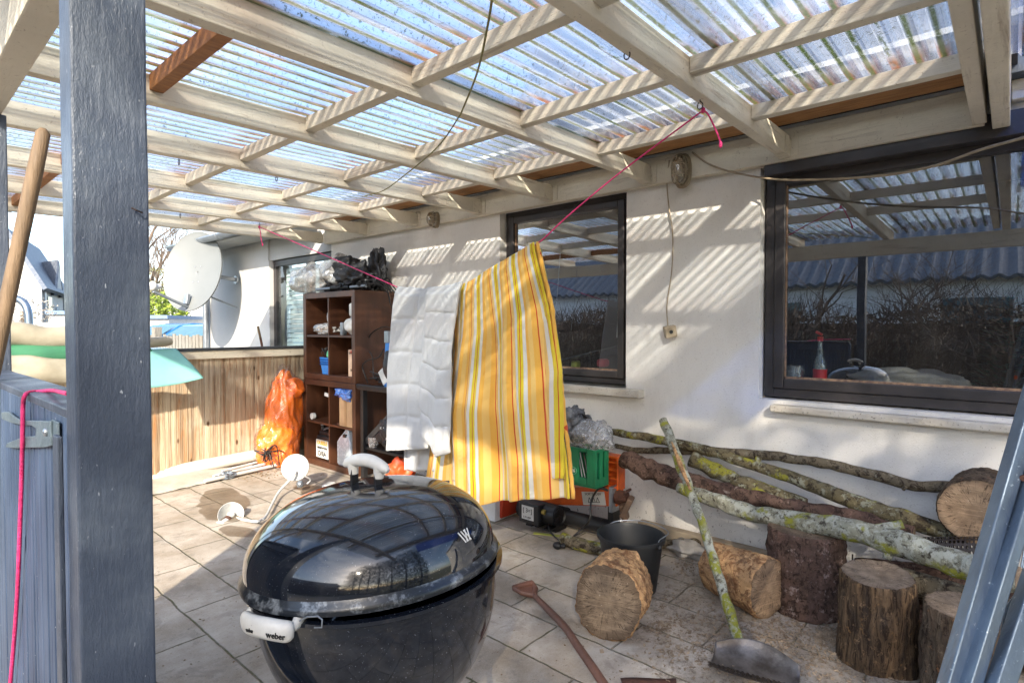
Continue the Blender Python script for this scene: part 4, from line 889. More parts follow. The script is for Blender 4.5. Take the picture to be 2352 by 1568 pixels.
def ovalbar(m,P,hh,ww,n_=18):
    o=len(m.v)
    for i,p in enumerate(P):
        t=(P[min(i+1,len(P)-1)]-P[max(i-1,0)]).normalized(); out=(p-V((gc.x,gc.y,p.z))).normalized(); out=(out-t*out.dot(t)).normalized(); u_=t.cross(out); f=i/(len(P)-1); e=(1-abs(2*f-1)**6*.45)
        for k in range(n_):
            an=2*math.pi*k/n_; m.v.append(p+out*ww*e*math.cos(an)+u_*hh*e*math.copysign(abs(math.sin(an))**.8,math.sin(an)))
    for i in range(len(P)-1):
        for k in range(n_): m.f.append((o+i*n_+k,o+i*n_+(k+1)%n_,o+(i+1)*n_+(k+1)%n_,o+(i+1)*n_+k))
    m.f.append(tuple(o+k for k in range(n_))); m.f.append(tuple(o+(len(P)-1)*n_+k for k in range(n_)))
ovalbar(m,HP_,.0195,.0125)
for e_ in (HP_[1],HP_[-2]):
    inw=(V((gc.x,gc.y,e_.z))-e_).normalized(); ovalbar(m,[e_+V((0,0,.004)),e_+V((0,0,.010))+inw*.014,e_+V((0,0,.016))+inw*.030],.010,.012)
m.build('side_handle',m_handlew,gr,smooth=60)
for f_,sz in ((.34,.0105),(.66,.015)):
    i_=f_*(len(HP_)-1); p=HP_[int(i_)].lerp(HP_[int(i_)+1],i_%1); t_=(HP_[int(i_)+1]-HP_[int(i_)]).normalized(); o_h=(p-V((gc.x,gc.y,p.z))).normalized(); o_h=(o_h-t_*o_h.dot(t_)).normalized(); u_h=t_.cross(o_h); u_h=u_h if u_h.z>0 else -u_h
    if t_.dot(RT)<0: t_=-t_
    text('weber',sz,p+o_h*.0132-u_h*.003,Matrix((t_,u_h,t_.cross(u_h))).transposed(),m_ink,gr,bold=.00025,ext=.0006)
m=MB(); m.tube([hcyl(688,1425,.286),hcyl(705,1416,.288),hcyl(730,1414,.288),hcyl(740,1422,.288),hcyl(739,1440,.288),hcyl(722,1440,.286)],.0014,6); m.build('hook_wire',m_zinc,gr,smooth=60)
for k in range(3):
    a=R(70+120*k); m=MB(); m.tube([(gc.x+.15*math.cos(a),gc.y+.15*math.sin(a),GZ-.21),(gc.x+.27*math.cos(a),gc.y+.27*math.sin(a),.0)],.012,10)
    m.build('leg',m_zinc,gr,smooth=40)
m=MB(); m.lathe([(.0,GZ-.34),(.14,GZ-.34),(.17,GZ-.30),(.168,GZ-.30),(.138,GZ-.335),(.0,GZ-.335)],32,c=(gc.x,gc.y,0)); m.build('ash_pan',m_zinc,gr,smooth=40)
m=MB(); wr=gc+RT*.19-UP*0; 
# scuff marks on the lid
def lid_pt(az,a): r,z=lidp(a); return lc+tl_@V((r*math.cos(az),r*math.sin(az),z))
azc=math.atan2(-FW.y,-FW.x)
m=MB()
for k in range(5):
    az=azc+1.02+k*.018; p=[lid_pt(az+.012*j*(1 if k%2 else -1),.30+.05*j)*1.0 for j in range(4)]; p=[x+(x-lc).normalized()*.0008 for x in p]; m.tube(p,.0014,5)
m.build('scuff_mark',m_label,gr)
# ------------------------------------------------------------------ satellite dish
dc=V((2.775,7.86,2.07)); dn=V((-.86,-.47,.20)).normalized(); dm=facing(dn)
ds=thing('satellite_dish','large pale grey satellite dish mounted on the white wall beyond the fence','satellite dish',(WX-.02,7.86,1.5))
m=MB(); m.lathe([(1e-5,-.085)]+[(.49*k/14,-.085+.085*(k/14)**2) for k in range(1,15)]+[(.495,.004),(.495,-.012),(.488,-.012)],64,c=dc,rot=dm,scale=(.86,1.06,1)); m.build('reflector',m_dish,ds,smooth=40,solid=.003)
m=MB(); m.bar(dc-dn*.10,V((3.335,7.86,1.99)),.05,.05); m.bar(dc-dn*.10+V((0,0,-.04)),dc-dn*.10+V((.25,.1,-.09)),.03,.03); m.build('wall_arm',m_zinc,ds,bevel=.004)
m=MB(); m.tube([dc-dn*.09+V((.02,0,-.25)),V((3.33,7.86,1.62))],.011,8); m.build('stay_rod',m_zinc,ds,smooth=50)
m=MB(); m.lathe([(.0,.0),(.055,.0),(.055,.02),(0,.02)],20,c=(3.325,7.86,1.99),rot=facing((-1,0,0))); m.build('wall_plate',m_zinc,ds)
bot=dc+dm@V((0,-.50,-.02)); foc=dc+dn*.62+V((0,0,-.42))
m=MB(); m.bar(bot+V((.03,.02,.02)),foc,.028,.028); m.build('feed_arm',m_zinc,ds,bevel=.003)
m=MB(); m.blob(foc+V((0,0,.06)),(.045,.045,.06),0,1,0,3); m.tube([foc+V((0,0,.03)),foc+V((0,0,.09))-dn*.10],.03,12); m.build('receiver',m_white,ds,smooth=60)
m=MB(); m.obox(dc+dm@V((-.015,-.37,.006)),(.05,.13,.05),dm); m.build('feed_bracket',m_zinc,ds,bevel=.004)
m=MB()
for a,b in ((-.04,.08),(.04,.08),(-.04,-.12),(.04,-.12)): m.blob(dc+dm@V((a,b,-.078)),(.007,.007,.007),0,1,0,2)
m.build('bolt_head',m_zinc,ds)
# ------------------------------------------------------------------ rolled vinyl on the fence
rl=thing('rolled_vinyl_pool','cream and green rolled vinyl bundle with turquoise flap lying over the fence','vinyl roll',(1.0,5.4,1.1))
a=Y(10,770,5.38); b=Y(395,787,5.38); n_=26
pts=[a+(b-a)*(k/n_)+V((0,0,.008*math.sin(k*.8))) for k in range(n_+1)]; rs=interp([.088,.09,.09,.085,.07,.05,.042,.04],n_+1); rs[-1]=.026
m=MB(); m.tube(pts,rs,28,jit=.05,jf=5); m.build('outer_roll',m_creamfab,rl,smooth=60)
a=Y(10,822,5.36); b=Y(345,812,5.36); pts=[a+(b-a)*(k/n_) for k in range(n_+1)]
m=MB(); m.tube(pts,interp([.095,.10,.09,.075,.05],n_+1),24,jit=.05,jf=4,seed=3); m.build('inner_roll',m_greenvinyl,rl,smooth=60)
def flapc(u,v):
    p=Y(-20+360*u,812+26*u,5.25); q=Y(-20+360*u,872+14*math.sin(u*3.)-8*u,5.22); r=p.lerp(q,v); return r+V((0,-.04*math.sin(v*math.pi)+.03*noise.noise(V((u*4,v*2,0))),.012*noise.noise(V((u*6,v*3,4)))))
m=MB(); m.grid(flapc,30,10); m.build('cream_sheet',m_creamfab,rl,smooth=180,solid=.004)
P00,P10,P01,P11=Y(330,803,5.34),Y(404,800,5.34),Y(330,892,5.10),Y(468,868,5.05)
def flapt(u,v):
    t=P00.lerp(P10,u); b_=P01.lerp(P11,u); p=t.lerp(b_,v); bow=math.sin(math.pi*v); 
    return p+V((0,-.03*bow,.025*bow*(1-u)-.012*math.sin(u*math.pi)*v))
m=MB(); m.grid(flapt,20,16); m.build('turquoise_flap',m_turq,rl,smooth=180,solid=.004)
m=MB(); m.tube([X(596,748,3.0) if False else Y(603,800,5.75),Y(598,775,5.75)],.012,10); hm=thing('tool_handle','wooden tool handle with red brown ferrule standing behind the fence','tool',Y(605,800,5.75)+V((0,0,-1.1)))
m.build('ferrule',m_rust,hm,smooth=60); m=MB(); m.tube([Y(598,775,5.75),Y(592,749,5.75)],[.012,.011],10); m.build('grip',m_toolwood,hm,smooth=60); m=MB(); m.tube([Y(603,800,5.75),V((hm.location.x,5.75,.0))],.011,8); m.build('shaft',m_rust,hm,smooth=60)
# big wooden handle leaning beside the gate
p0=Y(99,306,1.98); p1=Y(2,760,2.02); dd=(p1-p0); pe=p0+dd*((p0.z-.0)/(p0.z-p1.z))
m=MB(); k_=18; pts=[p0.lerp(pe,k/k_) for k in range(k_+1)]; pts=[p0+V((0,0,.012))]+pts; rs=[.008,.0165]+[.0178]*8+[.019]*10
m.tube(pts,rs,16,jit=.02,jf=8); S1(m,'tool_handle',m_toolwood,'long worn wooden tool handle leaning beside the side gate','tool handle',smooth=60)
# galvanised curved pipe beyond the fence
m=MB(); m.tube(spl([D(10,690,8),D(38,686,8),D(58,700,8),D(66,730,8),D(68,800,8)],6),.05,14); S1(m,'vent_pipe',m_galv,'grey curved metal pipe rising behind the rolled vinyl','pipe',smooth=60)
# ------------------------------------------------------------------ fallen wall lamp
fl_=thing('fallen_lamp','white metal lamp with round base plate and long bent arm lying on the paving','lamp',(2.1,4.3,0))
pc=D(678,1073,4.72); pn=(V((-.55,-.80,.22))).normalized(); pm=facing(pn)
m=MB(); m.lathe([(1e-5,.008),(.095,.006),(.108,0),(.110,-.006),(.1,-.01),(1e-5,-.008)],40,c=pc,rot=pm); m.build('base_plate',m_whiteenamel,fl_,smooth=40)
m=MB(); m.tube([pc+pn*.006,pc+pn*.03],.012,12); m.build('arm_joint',m_white,fl_)
sh=D(530,1182,4.05)
m=MB(); m.tube(spl([pc+pn*.02,pc+pn*.03+V((-.02,-.03,-.05)),Z(640,1130,.05),Z(612,1183,.032),Z(600,1193,.028),Z(585,1197,.03),sh+V((.03,.0,-.03))],6),.0095,10); m.build('arm',m_whiteenamel,fl_,smooth=60)
m=MB(); m.tube(spl([pc+pn*.025,pc+pn*.06+V((.05,-.02,-.06)),pc+V((.10,-.06,-.11)),pc+V((.07,-.06,-.14))],6),.006,8); m.build('wire',m_white,fl_,smooth=60)
m=MB(); m.blob(pc+V((.0,-.08,-.125)),(.028,.028,.03),.1,2,2,3); m.build('connector',m_zinc,fl_,smooth=60)
sn=V((-.30,-.85,.42)).normalized(); sm=facing(sn)
m=MB(); m.lathe([(.020,-.06),(.035,-.045),(.066,.0),(.082,.03),(.0845,.03),(.070,-.002),(.040,-.05),(.024,-.066)],40,c=sh,rot=sm); m.build('shade',m_whiteenamel,fl_,smooth=60)
m=MB(); m.lathe([(1e-5,.03),(.018,.024),(.026,.005),(.02,-.03),(.014,-.05)],20,c=sh-sn*.01,rot=sm); m.build('bulb',m_white,fl_,smooth=60)
rg_=sh-sn*.075; 
bc=D(514,1203,3.98); ax=(sh-bc).normalized(); am_=facing(ax)
m=MB(); m.lathe([(.022,-.0),(.026,.012),(.022,.024)],20,c=bc+ax*.035,rot=am_); m.build('ring',m_rust,fl_,smooth=40)
m=MB(); m.lathe([(1e-5,-.03),(.046,-.028),(.050,-.022),(.03,.005),(.02,.035),(1e-5,.036)],28,c=bc,rot=am_); m.build('ceiling_cup',m_whiteenamel,fl_,smooth=50)
m=MB(); m.tube(spl([Z(598,1050,.02),Z(620,1052,.02),Z(645,1058,.02),Z(660,1072,.02)],5),.007,6); m.blob(Z(597,1050,.02),(.02,.02,.02),.2,3,1,3); S1(m,'flex_cable',m_white,'short white cable with plug lying behind the lamp plate','cable',smooth=60)
m=MB(); m.blob(Z(690,1062,.02)+V((0,0,0)),(.035,.02,.018),.2,3,1,3); S1(m,'leaf_litter',M('amber_leaf',(.35,.15,.04)),'amber dry leaf lying beside the lamp plate','leaf',smooth=60)
m=MB(); m.obox(Z(755,1114,.02),(.07,.12,.035),(0,0,R(-60))); S1(m,'junction_cover',m_handlew,'small white plastic cover lying behind the grill lid','cover',bevel=.012)
# plastic tubing and foil along the fence
pv=thing('plastic_sheeting','long flattened clear plastic sheeting lying along the foot of the fence','sheeting',(1.9,5.2,0))
def strip(u,v):
    p=Z(300+300*u,1150-68*u,0).lerp(Z(300+260*u,1113-50*u,0),v); h_=.05*math.sin(math.pi*v)*(.5+.5*math.sin(u*3+.6))+.012*abs(noise.noise(V((u*9,v*7,0)))); return p+V((0,0,.006+h_))
m=MB(); m.grid(strip,40,14); m.build('sheet',M('dusty_plastic_film',(.52,.48,.42),(.38,.34,.29),6,.35,.6,30),pv,smooth=180)
m=MB()
for k in range(3): m.tube([Z(470+20*k,1105-12*k,.03+.01*k),Z(660,1062-9*k,.03+.012*k)],.016-.003*k,10)
m.build('tube',M('chalky_white_tube',(.60,.60,.60),(.45,.40,.36),9,.4,.3,30),pv,smooth=60)
m=MB(); m.blob(Z(520,1092,.03),(.07,.05,.035),.4,4,3,3,.4); m.build('clamp_bundle',m_zinc,pv)
m=MB(); m.tube([Z(300,1112,.0)+V((0,0,.045)),Y(640,1035,5.46)],.055,16); m.build('white_roll',M('dusty_white_roll',(.62,.58,.52),(.5,.46,.4),6,.6,.3,20),None,label='white plastic roll lying tight against the foot of the fence',cat='roll',smooth=60)
# ------------------------------------------------------------------ log splitter, crate, bucket
sp=thing('log_splitter','orange and black electric log splitter lying along the wall','log splitter',(3.1,2.2,0))
A_=V((3.10,2.62,.155)); B_=V((3.13,1.845,.29))
m=MB(); m.bar(A_,B_,.10,.115); sp_b=m.build('beam',m_orange,sp,bevel=.006)
m=MB(); m.bar(A_+V((0,0,.0565)),B_+V((0,0,.0615)),.13,.012); m.build('top_plate',m_orange,sp,bevel=.002)
m=MB(); dx_=.035; m.obox((3.12,1.97,.425),(.015,.15,.22),(R(0),0,0)); m.obox((3.10,2.035,.425),(.09,.012,.22),(0,0,0)); m.obox((3.10,1.90,.43),(.09,.012,.21),(0,0,0))
for k in range(4): m.obox((3.09,1.967,.35+k*.05),(.07,.13,.008),(R(0),0,0))
m.obox((3.10,1.967,.535),(.09,.15,.012),(0,0,0)); m.v=[p+V((.035,-.06,0)) for p in m.v]; m.build('end_stop',m_orange,sp,bevel=.004)
m=MB(); m.tube([(3.10,1.85,.29),(3.10,1.78,.29)],.045,14); m.tube([(3.06,1.80,.29),(3.06,1.75,.30)],.018,10); m.tube([(3.12,1.79,.33),(3.08,1.74,.36),(3.04,1.76,.34)],.008,6); m.build('pivot',m_rust,sp,smooth=50)
m=MB(); m.obox((3.03,1.735,.265),(.10,.035,.13),(R(25),0,R(20))); m.obox((3.05,1.765,.225),(.10,.03,.10),(R(-15),0,R(20))); m.build('pusher_plate',M('brown_worn_steel',(.15,.085,.05),(.09,.055,.035),10,.6,.4,50),sp,bevel=.008)
m=MB(); m.box((3.04,1.845,.20),(3.16,1.87,.36)); m.build('end_cap',m_zinc,sp,bevel=.004)
dbn=(B_-A_).normalized(); nx_=V((-1,0,0)); upv=dbn.cross(nx_).normalized(); upv=upv if upv.z>0 else -upv
mt=Matrix((-dbn*-1 if False else dbn,upv,dbn.cross(upv))).transposed()
lbc=A_.lerp(B_,.80)+V((-.0535,0,-.008)); 
m=MB(); m.obox(lbc,(.003,.17,.085),Matrix((V((1,0,0)),dbn,upv)).transposed()); m.build('warning_label',m_label,sp)
tm=Matrix((dbn,upv,V((-1,0,0)))).transposed() 
text('SORTEZOSV',.022,lbc+V((-.003,0,0))+upv*.028,tm,m_ink,sp); text('ΔΔΔ',.045,lbc+V((-.003,0,0))-upv*.012,tm,m_ink,sp)
m=MB(); m.tube([(3.06,2.60,.075),(3.08,2.22,.085)],.062,24); m.tube([(3.08,2.22,.085),(3.10,1.75,.085)],.048,20); m.build('hydraulic_tank',m_black,sp,smooth=40)
mo=X(1245,1180,2.98)
m=MB(); m.tube([(2.96,2.44,.125),(2.965,2.20,.125)],.066,28); m.build('motor',m_black,sp,smooth=40)
m=MB(); m.lathe([(1e-5,0),(.050,.0),(.053,-.004),(.060,-.004),(.066,.008)],28,c=(2.965,2.197,.125),rot=facing((0,-1,0))); m.build('fan_cover',m_black,sp,smooth=40)
m=MB()
for k in range(5):
    m.tube([V((2.965,2.19,.125))+V((.045*math.cos(a),0,.045*math.sin(a))) for a in (k*.63,k*.63+math.pi)],.003,5)
m.build('fan_grille',m_hook,sp)
m=MB(); m.obox((2.905,2.375,.125),(.075,.17,.135),(0,0,0)); m.build('switch_box',m_black,sp,bevel=.008)
m=MB(); m.box((2.864,2.33,.085),(2.867,2.43,.175)); m.build('rating_plate',m_label,sp,bevel=.0)
text('[ 3=]',.040,(2.8625,2.38,.145),facing((-1,0,0)),m_ink,sp); text('E.31.8JSF.',.018,(2.8625,2.38,.100),facing((-1,0,0)),m_ink,sp)
m=MB(); m.tube([(2.90,2.283,.15),(2.90,2.26,.15)],.016,14); m.build('knob',plain('ochre_knob',(.34,.25,.06),.5),sp)
m=MB(); m.obox((3.0,2.66,.10),(.18,.03,.16),(R(8),0,0)); m.build('foot_bracket',plain('red_orange_paint',(.62,.06,.02),.45),sp,bevel=.004)
for y_ in (2.40,2.25): m=MB(); m.box((2.90,y_-.025,.03),(2.979,y_+.025,.042)); m.box((2.98,y_-.015,.0),(3.1,y_+.015,.045)); m.build('foot',m_black,sp)
m=MB(); m.box((3.08,1.86,.0),(3.16,1.9,.22)); m.build('foot',m_black,sp)
m=MB(); m.tube(spl([V((3.03,2.02,.385)),X(1395,1125,2.98),X(1375,1122,2.95),X(1358,1150,2.93),X(1355,1190,2.88),Z(1335,1215,.09),Z(1300,1245,.03),Z(1283,1251,.018)],7),.0065,8)
m.tube(spl([V((2.92,2.26,.07)),Z(1268,1225,.03),Z(1290,1243,.02),Z(1310,1238,.02)],6),.005,6)
pg=m.build('power_cord',m_rubber,sp,smooth=60); m=MB(); c_=Z(1280,1252,.022); m.blob(c_,(.024,.030,.022),.05,2,1,3); m.tube([c_,c_+V((.02,-.045,0))],.012,10); m.build('plug',m_black,sp,smooth=60)
# green crate
cz=.372; crt=thing('bottle_crate','green plastic bottle crate standing on the log splitter beam','crate',(3.0,1.98,cz))
cx0,cx1,cy0,cy1,ch=2.90,3.05,1.875,2.23,.235
m=MB(); m.box((cx0,cy0,cz),(cx1,cy1,cz+.012)); m.box((cx1-.012,cy0,cz+.013),(cx1,cy1,cz+ch)); m.box((cx0,cy1-.012,cz+.013),(cx1-.013,cy1,cz+ch))
def holed(fixed,a0,a1,axis):
    hs=[(.16,.34),(.60,.80)]; xs_=[0,.16,.34,.60,.80,1]
    for k in range(5):
        u0=a0+(a1-a0)*xs_[k]; u1=a0+(a1-a0)*xs_[k+1]
        zz=[(.013,ch)] if k%2==0 else [(.013,.055),(ch-.02,ch)]
        for za,zb in zz:
            if axis=='y': m.box((fixed,u0,cz+za),(fixed+.012,u1,cz+zb))
            else: m.box((u0,fixed,cz+za),(u1,fixed+.012,cz+zb))
holed(cx0,cy0+.013,cy1-.013,'y'); holed(cy0,cx0,cx1-.013,'x')
m.build('body',m_green,crt,bevel=.003)
m=MB(); m.tube([V((cx0-.004,2.04+.028*math.cos(a),cz+.09+.022*math.sin(a))) for a in [2*math.pi*k/24 for k in range(25)]],.0028,6,cap=False); m.build('oval_emblem',plain('pale_green_print',(.12,.42,.25),.5),crt)
text('26',.032,(cx0-.003,2.04,cz+.09),facing((-1,0,0)),m_label,crt,bold=.001)
m=MB(); random.seed(5)
for k in range(9):
    yy=1.905+k*.022; m.tube([(2.93,yy,cz+.05),(2.94,yy+.02+random.uniform(-.02,.03),cz+.20)],.004,6)
S1(m,'metal_sticks',m_zinc,'bunch of thin grey metal sticks inside the green crate','sticks',smooth=60)
b=MB(); b.blob((3.02,2.14,cz+ch+.10),(.11,.11,.12),.15,2.4,91,5,.5); b.v=[V((p.x,p.y,max(p.z,cz+ch+.003))) for p in b.v]; S1(b,'dark_bag',M('dark_wrapped_film',(.035,.037,.045),(.22,.23,.25),18,.25,1.,30),'dark crumpled bundle wrapped in film on the green crate','bundle',smooth=180)
b=MB(); b.blob((2.99,1.99,cz+ch+.05),(.09,.15,.09),.2,1.3,94,5,.55); b.blob((3.02,1.91,cz+ch+.07),(.05,.06,.09),.2,1.5,95,4,.5); b.v=[V((p.x,p.y,max(p.z,cz+ch-.012))) for p in b.v]; S1(b,'clear_bag',m_clear,'crumpled clear plastic bag spilling over the green crate','plastic bag',smooth=180)
m=MB(); m.tube(spl([X(1278,935,3.12),X(1290,942,3.1),X(1303,958,3.1)],5),.008,6); m.obox((3.0,2.0,cz+ch+.15),(.02,.11,.05),(R(30),0,0)); S1(m,'black_clip',m_black,'black clip sticking out of the bundle above the green crate','clip')
m=MB(); m.box((2.86,2.67,.004),(3.22,3.08,.16)); S1(m,'white_box',plain('white_laminate',(.68,.67,.65),.5),'plain white box on the paving under the striped quilt','box',bevel=.004)
m=MB(); m.obox(Z(1265,1228,.004),(.03,.23,.004),(0,0,R(24))); S1(m,'yellow_strip',M('mossy_yellow_strip',(.38,.38,.06),(.25,.27,.08),20,.8,.4,60),'short yellow green strip lying beside the splitter motor','strip')
bc_=V((2.60,1.465,0)); bk=thing('bucket','black rubber bucket with wire handle standing between log and wall','bucket',bc_)
m=MB(); m.lathe([(1e-5,.004),(.120,.002),(.126,.008),(.158,.262),(.170,.266),(.171,.284),(.162,.286),(.154,.27),(.122,.014),(1e-5,.012)],56,c=bc_,scale=(1,1.03,1)); m.build('body',m_bucket,bk,smooth=40)
m=MB(); hh=[]
for k in range(17):
    a=math.pi*k/16; hh.append(bc_+V((.160*math.cos(a)*.35+.0,0,0))+V((.0,0,0)))
e1=bc_+V((.03,.178,.262)); e2=bc_+V((-.03,-.178,.262))
m.tube(spl([e1,e1+V((.10,.0,.01)),bc_+V((.19,.09,.285)),bc_+V((.205,-.02,.288)),bc_+V((.14,-.14,.287)),e2+V((.03,.02,.025)),e2],6),.0028,6); m.build('bail_handle',m_zinc,bk,smooth=60)
m=MB(); m.blob(e1,(.012,.008,.014),0,1,1,2); m.blob(e2,(.012,.008,.014),0,1,1,2); m.build('ear',m_bucket,bk,smooth=60)
# ------------------------------------------------------------------ logs
def log(name,label,p,q,rp,rq,mat,cmat,seed,n_=110,jit=.05,jf=5,cat='log',tiltp=None,squash=1,nl=56,kn=(),fine=.012,rib=0):
    p=V(p);q=V(q); ax=(q-p).normalized(); a=ax.orthogonal().normalized(); 
    if abs(ax.z)<.9: a=ax.cross(V((0,0,1))).normalized()
    b=ax.cross(a); t=thing(name,label,cat,((p.x+q.x)/2,(p.y+q.y)/2,min(p.z,q.z)),'sawn logs and stumps by the wall')
    vs=[]
    def rad(k,u):
        an=2*math.pi*k/n_; d=V((math.cos(an),math.sin(an),u*1.5)); r=rp+(rq-rp)*u
        r*=1+jit*2*noise.noise(d*1.3+V((seed,0,0)))+jit*.7*noise.noise(d*jf+V((0,seed,0)))
        r*=1+fine*2*noise.noise(V((d.x*7,d.y*7,u*9+seed)))+fine*1.2*noise.noise(V((d.x*19,d.y*19,u*24)))
        if rib: r-=rib*max(0,.25-abs(noise.noise(V((d.x*5+seed,d.y*5,u*1.1)))))*4*rp
        for (ka,ku,kr) in kn: r+=kr*math.exp(-(((an-ka+math.pi)%(2*math.pi)-math.pi)**2)/.12-((u-ku)**2)/.02)
        return r
    for j in range(nl+1):
        u=j/nl
        for k in range(n_):
            an=2*math.pi*k/n_; r=rad(k,u)*(1-.035*(1 if j in(0,nl) else 0))
            off=(tiltp*math.cos(an) if (tiltp and j==0) else 0)
            vs.append(p+(q-p)*u+ax*off*rp+(a*math.cos(an)*squash+b*math.sin(an))*r)
    m=MB(); m.add(vs,[(j*n_+k,j*n_+(k+1)%n_,(j+1)*n_+(k+1)%n_,(j+1)*n_+k) for j in range(nl) for k in range(n_)]); m.build('bark',mat,t,smooth=180)
    for end,j in ((0,0),(1,nl)):
        m=MB(); cen=p.lerp(q,end); o=0; NR=7
        for i in range(NR+1):
            f=(i/NR)
            for k in range(n_):
                w_=vs[j*n_+k]; pt=cen+(w_-cen)*max(f,.001)*.995+ax*(.003*noise.noise(w_*f*30)) ; m.uv[len(m.v)]=((w_-cen).length*f,k/n_); m.v.append(pt)
        m.f=[(i*n_+k,i*n_+(k+1)%n_,(i+1)*n_+(k+1)%n_,(i+1)*n_+k) for i in range(NR) for k in range(n_)]
        m.build('cut_face',cmat,t,smooth=180)
    return t
log('log','short thick log lying on its side in front of the black bucket',(2.10,1.295,.163),(2.375,1.375,.150),.165,.145,m_barkless,m_cut,3,fine=.026,squash=.93,jit=.06,cat='log')
log('log','orange stripped log lying on its side behind the leaning mossy stick',(2.86,1.13,.130),(2.755,.83,.138),.118,.138,m_barkless,m_cut_pale,8,fine=.018,rib=.02,jit=.05)
log('stump','upright stump with reddish brown scaly bark under the long pale branch',(2.985,.73,.0),(2.985,.73,.385),.172,.165,m_bark_red,m_cut,12,fine=.022,jit=.03,cat='stump')
log('stump','upright stump with streaked brown and black sides in the middle of the pile',(2.70,.395,.0),(2.665,.39,.365),.150,.128,m_bark_streak,m_cut,17,rib=.035,fine=.010,jit=.05,cat='stump',kn=((2.6,.6,.02),))
log('stump','upright stump with rough peeling bark beside the galvanised frame',(2.60,.105,.0),(2.60,.10,.345),.140,.138,m_bark_rough,m_cut,23,rib=.06,fine=.016,jit=.05,cat='stump')
log('log','large round log end leaning on the branches at the far right',(3.02,.095,.585),(3.30,.075,.585),.138,.138,m_bark_rough,m_cut_pale,31,jit=.03)
log('log','dark mossy log lying low behind the two front stumps',(3.02,.52,.10),(3.02,-.35,.12),.10,.11,m_bark_dark,m_cut,35)
log('log','grey split log wedged behind the peeling stump',(2.92,.34,.27),(2.95,-.25,.20),.055,.06,m_bark_thin,m_cut,37,n_=24)
log('log','dark log lying against the wall under the branches',(3.22,.55,.12),(3.22,-.4,.30),.09,.09,m_bark_dark,m_cut,39)
m=MB(); m.obox((3.31,1.35,.05),(.06,.9,.10),(0,0,0)); m.obox((3.3,.55,.05),(.07,.8,.10),(0,0,0)); S1(m,'timber_plank',M('pale_old_timber',(.42,.34,.24),(.30,.24,.17),6,.8,.4,40),'pale timber plank lying along the foot of the wall','plank',bevel=.006)
m=MB()
for yy in (.62,.57): m.tube([(3.15,yy,.0),(3.18,yy,.24)],.0035,6)
for z in (.05,.13): m.tube([(3.14,.72,z),(3.14,.46,z+.01)],.0035,6)
S1(m,'wire_rack',m_hook,'black wire rack standing behind the red barked stump','wire rack')
m=MB(); st=[Z(*q) for q in ((1560,1262),(1590,1275),(1620,1290))]; m.blob(V((3.2,1.42,.04)),(.07,.12,.045),.2,2,9,4,.2); S1(m,'grey_stone',M('grey_rubble',(.32,.30,.275),(.20,.185,.17),9,.9,.6,50),'grey rubble stone lying at the foot of the wall behind the mossy stick','stone',smooth=60)
# ------------------------------------------------------------------ branches
def branch(label,pts,rad,mat,seed,jit=.12,n_=20,stubs=()):
    P=spl(pts,14); rs=interp(rad,len(P)); m=MB(); P=[p+V((.004*noise.noise(p*14+V((seed,0,0))),.004*noise.noise(p*14+V((0,seed,0))),.005*noise.noise(p*11+V((0,0,seed))))) for p in P]
    t=thing('branch',label,'branch',P[len(P)//2],'branches leaning along the wall')
    m.tube(P,rs,n_,jit=jit,jf=16,seed=seed)
    for (i,d,L,r) in stubs:
        c=P[int(i*(len(P)-1))]; m.tube([c,c+V(d)*L*.5,c+V(d)*L],[r*1.1,r,r*.85],10,jit=.1,jf=20)
    m.build('bark',mat,t,smooth=180)
    for e,d_ in ((0,1),(-1,-2)):
        c=P[e]; nrm=(P[e]-P[d_]).normalized(); q=MB(); q.lathe([(1e-5,.0012),(rs[e]*.93,.001)],n_,c=c,rot=facing(nrm,(.1,.2,1))); q.build('cut_end',m_cut,t)
    return t
branch('uppermost thick mossy branch reaching left towards the green crate',[X(1395,990,3.27),X(1480,1003,3.26),X(1600,1028,3.24),X(1700,1057,3.22),X(1850,1107,3.19),X(1990,1162,3.15),X(2100,1198,3.12),X(2230,1240,3.09)],[.023,.026,.029,.028,.033,.038,.038,.036],m_bark_moss,1,stubs=((.47,(0,-.2,1),.05,.02),))
branch('thin smooth grey brown branch running along the wall above the others',[X(1388,1018,3.31),X(1460,1033,3.30),X(1545,1034,3.29),X(1640,1036,3.28),X(1800,1050,3.27),X(1900,1066,3.27),X(2000,1088,3.26),X(2090,1112,3.26),X(2180,1118,3.25),X(2270,1112,3.24)],[.012,.020,.023,.024,.026,.026,.027,.026,.025,.024],m_bark_thin,2,stubs=((.77,(-.8,.2,-.4),.05,.01),(.16,(0,.4,-1),.0,.01)))
branch('short thick mossy branch lying between the thin branch and the dark one',[X(1588,1053,3.2),X(1680,1098,3.2),X(1760,1128,3.2),X(1850,1160,3.2)],[.043,.043,.040,.034],m_bark_moss,3)
branch('thick dark branch with flaking bark and jagged lower edge',[X(1430,1052,3.06),X(1500,1080,3.07),X(1580,1108,3.09),X(1680,1132,3.10),X(1780,1155,3.10),X(1900,1178,3.10),X(2000,1200,3.08),X(2100,1225,3.06)],[.048,.060,.058,.043,.038,.038,.035,.030],m_bark_dark,4,jit=.2,stubs=((.25,(-.2,0,-1),.05,.04),(.20,(-.2,.3,-1),.045,.03)))
branch('long thick pale lichen covered branch resting across the stumps',[X(1560,1118,3.04),X(1640,1148,3.02),X(1720,1176,3.00),X(1830,1196,2.96),X(1950,1215,2.92),X(2060,1248,2.88),X(2160,1282,2.84),X(2260,1312,2.80),X(2340,1330,2.78)],[.030,.040,.042,.044,.049,.052,.052,.051,.05],m_bark_lichen,5,stubs=((.53,(.3,-.9,.35),.17,.022),(.62,(-.3,.2,-.7),.10,.02)))
